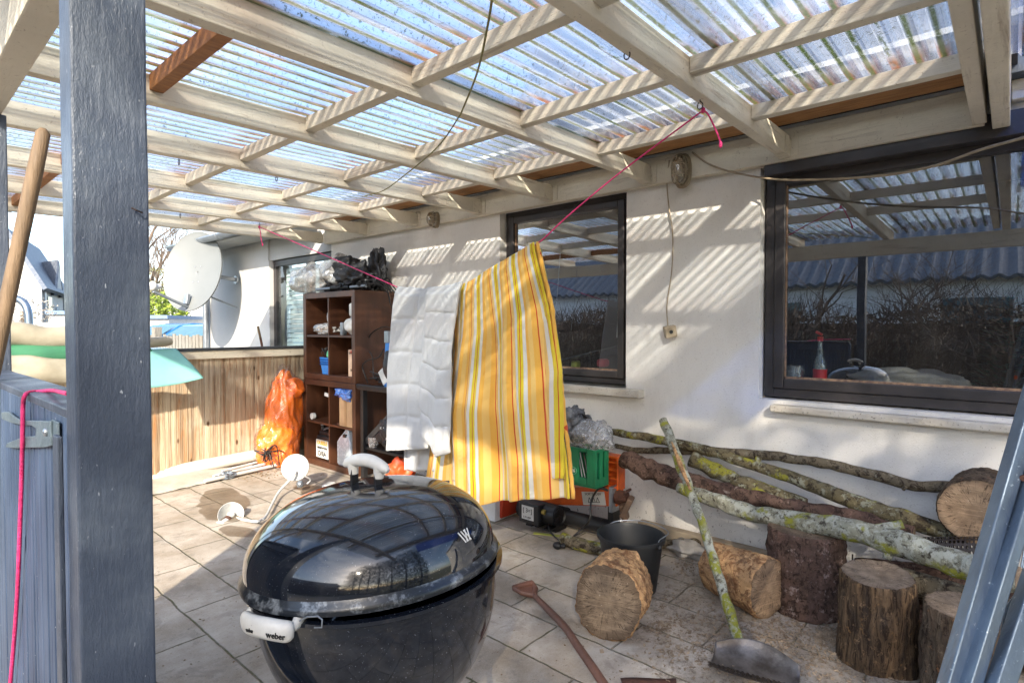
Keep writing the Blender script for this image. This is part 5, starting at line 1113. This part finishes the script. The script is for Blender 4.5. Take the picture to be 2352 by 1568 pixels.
branch('low grey branch lying on the ground behind the bucket and stick',[Z(1300,1243,.045),Z(1400,1262,.04),Z(1520,1250,.05),Z(1600,1245,.06),Z(1680,1232,.07),Z(1775,1212,.09)],[.022,.024,.025,.024,.024,.023],m_bark_thin,6)
branch('thick short lichen covered stick lying on the paving beside the splitter',[Z(1292,1237,.035),Z(1330,1250,.034),Z(1385,1262,.034)],[.036,.038,.036],m_bark_moss,14)
branch('mossy split stick leaning against the other branches with its foot on the scoop',[X(1523,965,3.02),X(1548,1030,2.93),X(1578,1108,2.83),X(1605,1180,2.74),X(1640,1290,2.62),X(1668,1380,2.52),X(1700,1486,2.42)],[.024,.026,.025,.023,.022,.023,.024],m_bark_moss if False else m_bark_lichen,7,jit=.12)
m=MB(); P=[X(1543,1015,2.90),X(1562,1065,2.83),X(1586,1125,2.76)]; m.tube(P,[.004,.014,.006],7,jit=.2,jf=30); S1(m,'bark_splinter',m_barkless,'pale torn splinter on the upper half of the leaning mossy stick','splinter')
# perforated drum and scoop
def perf_grid(fn,nu,nv,su,sv):
    m=MB(); m.grid(fn,nu,nv); m.uv={k:(a*su,b*sv) for k,(a,b) in m.uv.items()}; return m
pd_a=X(2108,1262,3.02); pd_b=X(2262,1262,3.0)
def drum(u,v):
    c=pd_a.lerp(pd_b,u); a=v*2*math.pi; return c+V((-.055*math.cos(a),0,.055*math.sin(a)))
perf_grid(drum,30,24,16,14).build('perforated_drum',m_perf,label='dark perforated metal tube lying behind the pale branch',cat='drum',smooth=60)
S0,S1p,S2,S3=Z(1625,1512,.05),Z(1700,1487,.10),Z(1835,1560,.03),Z(1640,1566,.0)
sc=thing('metal_scoop','stained curved metal scoop with perforated lower edge lying at the foot of the stick','scoop',Z(1720,1530))
ca=Z(1632,1528); cb2=Z(1835,1585); axv=(cb2-ca); pr_=V((-axv.y,axv.x,0)).normalized(); pr_=pr_ if pr_.dot(FW)>0 else -pr_
def scoop(u,v,a0=-.35,a1=2.2):
    c=ca+axv*u; r=.085*(.55+.75*math.sin(math.pi*min(1,.12+u*.8))); a=a0+(a1-a0)*v
    return c+pr_*(r*1.15*math.sin(a-1.1)+.02)+V((0,0,r*.75*(1-math.cos(a-1.1))+.006))
perf_grid(lambda u,v:scoop(u,v,.95,2.5),30,16,1,1).build('shell',m_steel_dark,sc,smooth=60,solid=.002)
perf_grid(lambda u,v:scoop(u,v,-.3,.95),30,8,18,7).build('perforated_edge',m_perf,sc,smooth=60)
# D handled shovel
shv=thing('shovel','long reddish brown shovel with D shaped grip lying on the paving','shovel',Z(1400,1568))
g0=Z(1226,1366,.035); 
m=MB(); m.tube(spl([g0,Z(1262,1402,.05),Z(1298,1440,.06),Z(1325,1480,.06),Z(1360,1530,.05),Z(1400,1590,.04),Z(1440,1650,.03)],7),interp([.013,.0155,.016,.0165,.017,.0175,.018],43),14); m.build('shaft',m_shaft,shv,smooth=60)
gd=(Z(1190,1350,.04)-g0).normalized(); gp=V((-gd.y,gd.x,0)); tip=g0+gd*.10
gp=(Z(1176,1345,.05)-Z(1228,1338,.05)); gp.normalize()
m=MB(); e1_,e2_=Z(1180,1350,.055),Z(1222,1338,.055); m.tube([e1_,(e1_+e2_)/2+V((-.003,.003,0)),e2_],.0155,12); m.tube([g0,g0.lerp(e1_,.45)+(e1_-e2_)*.16,e1_],[.016,.013,.012],10); m.tube([g0,g0.lerp(e2_,.45)+(e2_-e1_)*.16,e2_],[.016,.013,.012],10); m.add([e1_,e2_,g0.lerp(e2_,.2),g0.lerp(e1_,.2)],[(0,1,2,3)]); m.build('grip',m_shaft,shv,smooth=60)
b0=Z(1425,1566,.01); 
def blade(u,v):
    p=Z(1425+128*u,1564-14*u,.012).lerp(Z(1450+110*u,1640,.005),v); return p+V((0,0,.02*math.sin(math.pi*v)*0+.012*math.cos(u*3)))
m=MB(); m.grid(blade,10,8); m.build('blade',m_rust,shv,solid=.003,smooth=60)
# galvanised frame leaning in the right foreground
gf=thing('galvanised_frame','blue grey galvanised steel frame with ribbed treads leaning in the right foreground','frame',D(2300,1700,1.15))
def rail(a,b,w,d1,d2,t=.03):
    p=D(a[0],a[1],d1); q=D(b[0],b[1],d2); up_=((p-q).cross(RT)).normalized(); return p,q
def railbox(m,tl,tr,bl,br,d0,d1,th):
    P=[D(*tl,d0),D(*tr,d0),D(*br,d1),D(*bl,d1)]; nrm=(P[1]-P[0]).cross(P[3]-P[0]).normalized(); nrm=nrm if nrm.dot(FW)>0 else -nrm
    m.add(P+[p+nrm*th for p in P],[(0,1,2,3),(4,5,6,7),(0,1,5,4),(1,2,6,5),(2,3,7,6),(3,0,4,7)])
def ext(l,k0,k1):
    (x0,y0),(x1,y1)=l; return (x0+(x1-x0)*k0,y0+(y1-y0)*k0),(x0+(x1-x0)*k1,y0+(y1-y0)*k1)
L1=((2337,1019),(2178,1568)); R1=((2372,1019),(2213,1568)); L2=((2376,1090),(2230,1568)); R2=((2402,1090),(2262,1568)); L3=((2400,1236),(2290,1568)); R3=((2450,1236),(2340,1568))
m=MB()
for l,r in ((L1,R1),):
    a,b=ext(l,-.5,1.3); c_,d_=ext(r,-.5,1.3); railbox(m,a,c_,b,d_,1.22,1.05,.03)
m.build('rail',m_galv,gf,bevel=.003)
m=MB(); a,b=ext(L2,-.8,1.3); c_,d_=ext(R2,-.8,1.3); railbox(m,a,c_,b,d_,1.21,1.03,.03); m.build('rail',m_galv,gf,bevel=.003)
m=MB(); a,b=ext(L3,-1.,1.3); c_,d_=ext(R3,-1.,1.3); railbox(m,a,c_,b,d_,1.20,1.01,.03); m.build('rail',m_galv,gf,bevel=.003)
for k_,(x,y) in enumerate(((2338,1190),(2283,1395))):
    m=MB(); railbox(m,(x+24,y+0),(x+60,y-50),(x+6,y+110),(x+40,y+130),1.14,1.12,.006)
    o=m.build('tread',m_zinc,gf,bevel=.001); m=MB()
    for j in range(8):
        p=D(x+26+j*4.5,y+6-j*6.5,1.135); q=D(x+8+j*4.5,y+112+j*2,1.115); m.tube([p,q],.0016,5)
    m.build('tread_rib',m_galv,gf)
m=MB(); c_=D(2352,1141,1.17); m.blob(c_,(.011,.011,.016),0,1,1,3); m.build('orange_knob',plain('bright_orange_knob',(.85,.12,.02),.35),gf,smooth=180)
m=MB(); m.tube([D(2345,1088,1.18),D(2350,1098,1.15)],.006,8); m.build('rivet',m_rust,gf)
# ------------------------------------------------------------------ litter of chips
random.seed(11); m=MB()
def chip(c,s,h=.004):
    a=random.uniform(0,6.28); r=Euler((random.gauss(0,.35),random.gauss(0,.35),a)).to_matrix(); m.obox(c,(s,s*random.uniform(.3,.8),s*.25),r)
for k in range(2600):
    q=(random.gauss(1790,150),random.gauss(1490,42)) if k%3 else (random.uniform(1500,1960),random.gauss(1420,40))
    p=Z(*q); 
    if p.x>3.3 or p.y<-.4: continue
    p.z=.003; chip(p,abs(random.gauss(.006,.004))+.002)
for cx_,cy_,n_ in ((1520,1440,160),(1575,1300,160),(1540,1500,60),(1900,1460,300),(1350,1300,10)):
    for k in range(n_): p=Z(random.gauss(cx_,16),random.gauss(cy_,9)); p.z=.003; chip(p,abs(random.gauss(.005,.003))+.002)
m.build('wood_chips',M('pale_wood_chips',(.34,.26,.18),(.17,.12,.08),30,.9,.2,40),kind='stuff',label='wood chips and bark crumbs scattered around the stumps',cat='wood chips')
m=MB(); random.seed(12)
for k in range(420): 
    p=Z(random.uniform(350,1500),random.uniform(1130,1560)); p.z=.002; chip(p,abs(random.gauss(.0035,.002))+.001)
for k in range(160): p=Z(random.gauss(590,60),random.gauss(1085,9)); p.z=.004; chip(p,abs(random.gauss(.010,.005))+.002)
m.build('leaf_crumbs',M('brown_leaf_crumbs',(.15,.085,.04),(.30,.24,.16),40,.9,.2,40),kind='stuff',label='tiny dry crumbs scattered over the paving',cat='debris')
# ------------------------------------------------------------------ things behind the large window
bt=thing('drink_bottle','clear bottle with red label and red cap standing inside the large window','bottle',X(1880,882,3.50))
bb=X(1883,881,3.50); 
m=MB(); m.lathe([(.028,0),(.034,.006),(.034,.10),(.028,.13),(.018,.155),(.017,.175),(.013,.20),(.012,.25)],24,c=bb,scale=(1,1,.92)); m.build('glass_body',clear_plastic('bottle_plastic',(.8,.9,.88),.12,.5,(.5,.6,.6)),bt,smooth=60)
m=MB(); m.lathe([(.0352,.004),(.0352,.082)],24,c=bb); m.build('label',m_red,bt,smooth=60)
m=MB(); m.lathe([(1e-5,.262),(.015,.262),(.015,.236)],18,c=bb); m.obox(bb+V((0,.006,.28)),(.02,.035,.012),(R(30),0,0)); m.build('cap',m_red,bt)
jc=X(1825,879,3.50); m=MB(); m.lathe([(1e-5,0),(.05,.003),(.052,.07),(.046,.085),(.046,.10)],24,c=jc); S1(m,'glass_jar',clear_plastic('jar_glass',(.9,.95,.95),.08,.5),'empty clear glass jar inside the window left of the drink bottle','jar',smooth=60)
b=MB(); b.blob((3.62,.42,1.05),(.10,.24,.085),.15,2,101,5,.25); b.v=[V((p.x,p.y,max(p.z,.99))) for p in b.v]; S1(b,'white_cloth',M('grey_white_cloth',(.30,.29,.28),(.22,.21,.20),5,.8,.4,20),'heap of sheer white cloth lying inside the large window','cloth',smooth=180)
m=MB(); m.box((3.38,-.9,.955),(3.66,3.3,.985)) if False else m.box((3.475,-.9,.95),(3.80,1.06,.988)); S1(m,'inner_sill',plain('inner_sill_paint',(.35,.33,.31),.5),'inner windowsill board behind the large window','sill')
random.seed(21); pt=thing('indoor_plant','dark green indoor fir plant at the right edge inside the large window','plant',(3.75,.0,.99))
m=MB(); m.tube([(3.75,.0,.99),(3.75,.0,1.5)],.012,8); m.build('stem',m_twig,pt)
m=MB()
for k in range(420):
    a=random.uniform(0,6.28); h_=random.uniform(0,.48); L=(.24*(1-h_/.55)+.02)*random.uniform(.3,1); c=V((3.75+math.cos(a)*L*.7,math.sin(a)*L*.75,1.02+h_)); d=V((math.cos(a),math.sin(a),random.uniform(-.2,.5))).normalized(); s_=d.cross(V((0,0,1))).normalized()*.007
    m.add([c-s_,c+s_,c+d*.06+s_,c+d*.06-s_],[(0,1,2,3)])
m.build('foliage',M('dark_teal_needles',(.02,.10,.07),(.05,.2,.15),6,.5,0,10),pt)
m=MB(); m.obox(X(1424,748,3.48),(.003,.045,.085*2),(R(4),0,0)); S1(m,'paper_slip',m_label,'white paper slip stuck inside the smaller window','paper')
m=MB(); m.obox(X(1385,833,3.56),(.09,.07,.06),(0,0,0)); S1(m,'red_packet',plain('dark_red_packet',(.45,.02,.05),.4),'dark red packet inside the smaller window','packet',bevel=.02)
m=MB(); m.obox(X(1322,838,3.56),(.06,.06,.07),(0,0,0)); S1(m,'yellow_packet',plain('yellow_green_packet',(.35,.38,.05),.4),'yellow green packet inside the smaller window','packet',bevel=.015)
m=MB(); m.tube([X(1271,760,3.33),X(1279,690,3.33),X(1287,580,3.33)],.0016,6); S1(m,'wire_aerial',m_zinc,'thin straight wire aerial standing in front of the smaller window','aerial')
m=MB(); m.box((3.5,2.0,1.0),(3.8,2.9,1.02)); m.obox((3.62,2.35,1.14),(.3,.55,.008),(R(-14),R(6),0)); S1(m,'glossy_cover',plain('dark_glossy_lid',(.04,.045,.05),.15),'dark glossy tilted lid inside the smaller window','lid')
# ------------------------------------------------------------------ beyond the fence
def leafcloud(m,c,rad,n_,s,seed,fr=1.6,thr=-.1):
    rn=random.Random(seed); c=V(c); k=0; tries=0
    while k<n_ and tries<n_*8:
        tries+=1; d=V((rn.uniform(-1,1),rn.uniform(-1,1),rn.uniform(-1,1)))
        if d.length>1+.25*noise.noise(d*3+V((seed,0,0))): continue
        p=c+V((d.x*rad[0],d.y*rad[1],d.z*rad[2]))
        if noise.noise(p*fr+V((seed,seed,0)))<thr: continue
        k+=1; a=V((rn.gauss(0,1),rn.gauss(0,1),rn.gauss(0,1))).normalized(); b=a.orthogonal().normalized(); q=s*rn.uniform(.6,1.3)
        m.add([p-a*q,p+b*q*.5,p+a*q,p-b*q*.5],[(0,1,2,3)])
def bare_tree(label,base,h,seed,spread=.5,lev=5,r0=.08,group=None,mat=m_twig,name='bare_tree',up=.25):
    rn=random.Random(seed); t=thing(name,label,'tree',base,group); tr=MB(); cr_=MB()
    def grow(p,d,L,r,lv):
        n_=4; pts=[p]; 
        for k in range(n_):
            d=(d+V((rn.gauss(0,.12),rn.gauss(0,.12),rn.gauss(0,.08)+up*.1))).normalized(); pts.append(pts[-1]+d*L/n_)
        (tr if lv>=lev-1 else cr_).tube(pts,[r*(1-.45*k/n_) for k in range(n_+1)],6 if lv>2 else 4,cap=False)
        if lv>0:
            for _ in range(3 if lv>1 else 4):
                a=rn.randint(1,n_); nd=(d+V((rn.gauss(0,spread),rn.gauss(0,spread),rn.gauss(up,spread*.5)))).normalized(); grow(pts[a],nd,L*rn.uniform(.6,.8),r*.5,lv-1)
    grow(V(base),V((0,0,1)),h*.38,r0,lev); tr.build('trunk',mat,t); cr_.build('twigs',mat,t); return t
nb=D(70,650,24); 
H_=thing('neighbour_house','white neighbour house with dark tiled roof and small dormer gable far behind the fence','house',(D(80,750,24).x,D(80,750,24).y,0))
u1=(D(115,752,22)-D(20,752,26)); 
def P2(px,py,d): return D(px,py,d)
m=MB()
# gable end wall facing left of view and long wall to the right
g_a,g_b,g_c=P2(-40,752,24),P2(97,752,21),P2(150,752,26)
def col(p,z0,z1): return [V((p.x,p.y,z0)),V((p.x,p.y,z1))]
zt1=1.35+(752-648)/FPX*21; zr=1.35+(752-540)/FPX*23.5
A0,A1=col(g_a,0,zt1); B0,B1=col(g_b,0,zt1); C0,C1=col(g_c,0,zt1); Dp=g_a+(g_c-g_b); D0,D1=col(Dp,0,zt1)
mid=(g_a+g_b)/2; R0=V((mid.x,mid.y,zr)); mid2=(Dp+g_c)/2; R1_=V((mid2.x,mid2.y,zr))
m.add([A0,A1,B0,B1,C0,C1,D0,D1,R0,R1_],[(0,2,3,8,1),(2,4,5,3),(4,6,7,9,5),(6,0,1,7)]); m.build('wall',plain('neighbour_white_render',(.50,.495,.48),.9),H_)
ov=(g_b-g_a).normalized()*.5
m=MB(); q_=(g_c-g_b).normalized()*.5; dn_=V((0,0,-.30))
m.add([R0-q_,B1+ov-q_+dn_,C1+ov+q_+dn_,R1_+q_],[(0,1,2,3)]); m.add([R0-q_,A1-ov-q_+dn_,D1-ov+q_+dn_,R1_+q_],[(0,1,2,3)]); m.build('roof',m_darkroof,H_,solid=.14)
# dormer
dmr=B1.lerp(C1,.55); o_=(g_b-g_a).normalized(); al=(g_c-g_b).normalized()
m=MB(); f0=dmr+o_*.35; hh_=1.05; w__=.85
tri=[f0-al*w__+V((0,0,-.2)),f0+al*w__+V((0,0,-.2)),f0+V((0,0,hh_))]; bk_=[p-o_*2.6+V((0,0,.0)) for p in tri]
m.add(tri,[(0,1,2)]); m.build('dormer_gable',plain('neighbour_white_gable',(.50,.495,.48),.9),H_)
m=MB(); e_=.18; m.add([tri[0]-al*e_+V((0,0,-e_)),tri[2]+V((0,0,.04)),bk_[2]+V((0,0,.04)),bk_[0]-al*e_+V((0,0,-e_)),tri[1]+al*e_+V((0,0,-e_)),bk_[1]+al*e_+V((0,0,-e_))],[(0,1,2,3),(1,4,5,2)]); m.build('dormer_roof',m_darkroof,H_,solid=.10)
m=MB(); 
for k,t_ in enumerate((.30,)):
    c=B0.lerp(C0,t_)+V((0,0,2.0))+o_*.03; m.obox(c,(.05,.9,1.1),Matrix((o_,al,V((0,0,1)))).transposed())
m.build('window',m_carglass,H_)
m=MB(); c=B0.lerp(C0,.62)+o_*.03; m.obox(c+V((0,0,1.2)),(.05,.8,2.0),Matrix((o_,al,V((0,0,1)))).transposed()); m.build('door',plain('grey_blue_door',(.25,.32,.40),.5),H_)
for t_ in (.08,.93): m=MB(); p=B0.lerp(C0,t_)+o_*.08; m.tube([p,V((p.x,p.y,zt1-.1))],.05,8); m.build('downpipe',m_zinc,H_)
# low garages
def garage(label,px0,px1,pytop,d0,d1,capmat):
    a=D(px0,752,d0); b=D(px1,752,d1); z=1.35+(752-pytop)/FPX*((d0+d1)/2); t=thing('garage',label,'garage',((a.x+b.x)/2,(a.y+b.y)/2,0)); dr_=(b-a).normalized(); bk=V((-dr_.y,dr_.x,0)); bk=bk if bk.dot(FW)>0 else -bk
    q=MB(); P=[a,b,b+bk*4,a+bk*4]; P=[V((p.x,p.y,0)) for p in P]; q.add(P+[p+V((0,0,z)) for p in P],[(0,1,2,3),(4,5,6,7),(0,1,5,4),(1,2,6,5),(2,3,7,6),(3,0,4,7)]); q.build('wall',plain('garage_white',(.50,.495,.48),.9),t)
    q=MB(); P2_=[p+V((0,0,z)) for p in P]; cc_=sum(P2_,V())/4; P2_=[cc_+(p-cc_)*1.06 for p in P2_]; q.add(P2_+[p+V((0,0,.12)) for p in P2_],[(0,1,2,3),(4,5,6,7),(0,1,5,4),(1,2,6,5),(2,3,7,6),(3,0,4,7)]); q.build('roof_edge',capmat,t)
    q=MB(); c=(P[0]+P[1])/2-bk*.02+V((0,0,z*.45)); q.obox(c,(2.2,.04,z*.8),Matrix((dr_,bk,V((0,0,1)))).transposed()); q.build('door',plain('garage_door_white',(.7,.7,.68),.7),t)
blueedge=plain('blue_roof_edge',(.16,.24,.36),.5)
garage('low white garage with blue roof edge behind the rolled vinyl',112,172,722,19,19,blueedge)
garage('low white garage with blue roof edge left of the satellite dish',330,388,732,19,19,blueedge)
garage('wide white garage wall directly behind the satellite dish',400,520,690,23,21,plain('garage_white_edge',(.7,.7,.68),.8))
# cars
def car(label,c,ang,paint,L=4.2,W_=1.75,Hh=1.46):
    t=thing('parked_car',label,'car',(c.x,c.y,0),'cars parked on the driveway behind the fence'); mt_=Matrix.Rotation(ang,3,'Z')
    def tr_(p): return V((c.x,c.y,0))+mt_@V(p)
    body=[(-L/2,.35),(-L/2+.05,.75),(-L/2+.35,.92),(-L*.22,.98),(L*.36,1.0),(L/2-.03,.92),(L/2,.4),(L/2-.1,.25),(-L/2+.1,.25)]
    q=MB(); n_=len(body); rings=[]
    for s_,y in ((.96,-W_/2),(1,-W_/2+.08),(1,W_/2-.08),(.96,W_/2)): rings.append([tr_((x*(1 if s_==1 else .985),y,.25+(z-.25)*s_)) for x,z in body])
    q.add([p for r_ in rings for p in r_],[(j*n_+k,j*n_+(k+1)%n_,(j+1)*n_+(k+1)%n_,(j+1)*n_+k) for j in range(3) for k in range(n_)]+[tuple(range(n_)),tuple(range(3*n_,4*n_))]); q.build('body',paint,t,bevel=.04,smooth=50)
    cab=[(-L*.24,.97),(-L*.07,1.40),(L*.02,Hh),(L*.24,Hh-.02),(L*.36,1.34),(L*.44,.98)]; ins=[0,.16,.2,.2,.16,0]
    q=MB(); n_=len(cab); q.add([tr_((x,s_*(W_/2-.06-i_),z)) for s_ in(-1,1) for (x,z),i_ in zip(cab,ins)],[(k,k+1,n_+k+1,n_+k) for k in range(n_-1)]+[tuple(range(n_)),tuple(range(n_,2*n_))]); q.build('roof',paint,t,bevel=.05,smooth=50)
    q=MB()
    for s_ in (-1,1):
        for x0,x1,x2,x3 in ((-.20,-.075,.085,.085),(.10,.10,.235,.235),(.25,.25,.34,.395)):
            o=[(x0*L,1.02),(x1*L,1.36),(x2*L,1.385),(x3*L,1.02)]; q.add([tr_((x,s_*(W_/2-.045-.16*(z-.97)/.42),z)) for x,z in o],[(0,1,2,3)])
    for (xa,za),(xb,zb) in (((-L*.235,1.02),(-L*.085,1.38)),((L*.43,1.03),(L*.375,1.31))): q.add([tr_((xa-(.02 if xa<0 else -.02),-.68,za)),tr_((xb-(.02 if xa<0 else -.02),-.58,zb)),tr_((xb-(.02 if xa<0 else -.02),.58,zb)),tr_((xa-(.02 if xa<0 else -.02),.68,za))],[(0,1,2,3)])
    q.build('windows',m_carglass,t)
    for x in (-L*.31,L*.30):
        for s_ in (-1,1):
            q=MB(); q.lathe([(1e-5,.1),(.2,.1),(.21,.11),(.31,.11),(.32,.08),(.32,-.08),(.31,-.11)],24,c=tr_((x,s_*(W_/2-.1),.32)),rot=mt_@facing((0,s_,0)),jit=0); q.build('wheel',m_black,t,smooth=40)
    return t
car('blue car parked left, seen over the picket fence',D(405,752,14.5),R(12),m_carblue)
car('light blue car parked nearest the white wall, partly hidden by it',D(500,752,12.2),R(25),m_carsilver,Hh=1.42)
# picket fence
pk=thing('picket_fence','weathered grey picket fence in front of the parked cars','fence',D(420,770,10.8)); pk.location.z=0; WLOC[pk.name]=V((pk.location.x,pk.location.y,0))
m=MB(); a=D(330,768,11.5); b=D(490,770,10.2); dr_=(b-a); dr_.z=0; Lp=dr_.length; dr_.normalize(); bk=V((-dr_.y,dr_.x,0)); k=0; random.seed(3)
while k*.115<Lp:
    p=a+dr_*(k*.115); z=1.20+random.uniform(-.03,.03); m.obox(V((p.x,p.y,z/2)),(.085,.02,z),Matrix((dr_,bk,V((0,0,1)))).transposed()); k+=1
m.build('pickets',m_picket,pk); m=MB()
for z in (.35,.95): m.bar(V((a.x,a.y,z))+bk*.03,V((b.x,b.y,z))+bk*.03,.04,.07)
m.build('rail',m_picket,pk)
m=MB(); p=D(360,740,11.3); m.obox(V((p.x,p.y,.68)),(.13,.13,1.36),Matrix((dr_,bk,V((0,0,1)))).transposed()); m.build('post',m_picket,pk)
# trees and shrubs beyond
bt_=D(372,752,27); bare_tree('bare reddish tree rising left of the satellite dish',(bt_.x,bt_.y,0),9.5,5,.55,6,.16)
bt_=D(345,752,34); bare_tree('bare tree hidden mostly by the dark post',(bt_.x,bt_.y,0),11,9,.5,6,.18)
def shrub(label,px,py,d,rad,n_,s,mat,seed,nm='shrub'):
    c=D(px,py,d); t=thing(nm,label,'shrub',(c.x,c.y,0)); m=MB(); m.tube([(c.x,c.y,0),(c.x,c.y,c.z)],.05,6); m.build('stem',m_twig,t); m=MB(); leafcloud(m,c,rad,n_,s,seed); m.build('foliage',mat,t); return t
shrub('yellow green evergreen shrub under the satellite dish',382,712,20,(.75,.75,.62),1500,.07,m_leaf2,1)
shrub('olive brown shrub left of the satellite dish',368,665,24,(.9,.9,.9),1400,.07,M('olive_brown_leaf',(.20,.19,.08),(.13,.11,.05),5,.7,0,10),2)
shrub('small yellow green shrub beside the neighbour house',149,690,27,(.5,.5,.55),500,.07,m_leaf2,3)
shrub('pale budding shrub behind the curved pipe',52,715,15,(.75,.6,.42),700,.035,M('pale_bud',(.45,.40,.32),(.28,.22,.16),5,.8,0,10),4)
m=MB(); rn=random.Random(77)
for k in range(14000):
    y=rn.uniform(-2.4,9); x=rn.uniform(-5.1,-4.2); z=rn.uniform(.0,1.7+.5*noise.noise(V((y*.8,0,0))))*1.0; p=V((x,y,z)); d=V((rn.gauss(0,.5),rn.gauss(0,.5),rn.gauss(.6,.5))).normalized(); s_=d.orthogonal().normalized()*rn.uniform(.003,.007); L=rn.uniform(.2,.5)
    m.add([p-s_,p+s_,p+d*L+s_*.4,p+d*L-s_*.4],[(0,1,2,3)])
m.build('brushwood',M('brown_brush',(.13,.085,.06),(.07,.05,.035),5,.85,0,30),kind='stuff',label='dense bare brown brushwood in the side garden',cat='brushwood')
m=MB(); rn=random.Random(78)
for k in range(16000):
    y=rn.uniform(-3,13); x=rn.uniform(-8.6,-7.4); z=rn.uniform(0,1.75+.4*noise.noise(V((y*.5,3,0)))); p=V((x,y,z)); a=V((rn.gauss(0,1),rn.gauss(0,1),rn.gauss(0,1))).normalized(); b=a.orthogonal().normalized(); q=rn.uniform(.035,.09); m.add([p-a*q,p+b*q*.35,p+a*q,p-b*q*.35],[(0,1,2,3)])
m.box((-8.2,-3,0),(-7.8,13,1.45))
m.build('hedge',M('brown_beech_leaf',(.10,.065,.04),(.06,.05,.03),5,.7,0,10),label='low brown beech hedge beyond the side garden fence',cat='hedge')
gh=thing('garden_house','long white bungalow with dark ribbed roof beyond the brown hedge','house',(-15,4,0))
m=MB(); m.box((-20,-6,0),(-14.5,18,2.9)); m.build('wall',plain('bungalow_white_render',(.78,.79,.80),.9),gh)
m=MB(); m.grid(lambda a,b:(-14.0-3.4*b,-6.6+25.2*a,2.75+2.2*b+.05*math.sin(a*25.2*2*math.pi/.4)),500,2,uv=False); m.build('roof',m_darkroof,gh,solid=.1)
m=MB()
for y in (0,5.5,11): m.box((-14.52,y,.9),(-14.47,y+1.6,2.2))
m.build('window',m_carglass,gh)
# ------------------------------------------------------------------ garden behind the viewer (seen in reflections, shades the patio)
hd_=thing('hedge','tall dark evergreen hedge added behind the viewer to screen the sun','hedge',(1,-3.2,0)); m=MB(); rn=random.Random(5)  # added out of view to screen the low sun; gaps let dapples through
for k in range(30000):
    x=rn.uniform(-6,1.5); y=rn.uniform(-3.9,-2.5); z=rn.uniform(0,5.1+.3*math.sin(x*1.3)+.2*math.sin(x*3.1))
    p=V((x,y,z))
    if noise.noise(p*1.1)<-.42: continue
    a=V((rn.gauss(0,1),rn.gauss(0,1),rn.gauss(0,1))).normalized(); b=a.orthogonal().normalized(); q=rn.uniform(.03,.07); m.add([p-a*q,p+b*q*.6,p+a*q,p-b*q*.6],[(0,1,2,3)])
m.build('foliage',m_leaf,hd_); m=MB()
for x in range(-5,2,1): m.tube([(x,-3.2,0),(x+.1,-3.2,3.9)],.06,6)
m.build('trunk',m_twig,hd_)
lf=thing('garden_fence','grey picket fence in the garden left of the viewer','fence',(-5.2,2,0)); m=MB(); y=-2.4
while y<9: m.box((-5.2,y,0),(-5.18,y+.09,1.25+.06*math.sin(y*7))); y+=.14
m.build('pickets',m_picket,lf); m=MB(); m.box((-5.17,-2.4,.3),(-5.13,9,.38)); m.box((-5.17,-2.4,.95),(-5.13,9,1.03)); m.build('rail',m_picket,lf)
for k,(x,y,h_,s_) in enumerate(((-4.4,.3,2.4,31),(-4.6,1.3,2.6,32),(-4.3,2.5,2.3,33),(-4.5,3.7,2.5,34),(-4.4,5.2,2.4,35),(-6.8,.9,5.0,36),(-7.2,3.4,5.4,37),(-7,6.5,5,38))):
    bare_tree(('leafless brushy shrub number %d'%k) if False else ['leafless shrub nearest the hedge in the side garden','leafless shrub second from the hedge in the side garden','leafless shrub in the middle of the side garden','leafless shrub past the middle of the side garden','leafless shrub farthest from the hedge in the side garden','tall bare tree nearest the hedge beyond the garden fence','tall bare tree in the middle beyond the garden fence','tall bare tree farthest beyond the garden fence'][k],(x,y,0),h_,s_,.75,5 if k<5 else 5,.035 if k<5 else .08,group='bare shrubs and trees of the side garden',name='bare_shrub' if k<5 else 'bare_tree',up=.12)
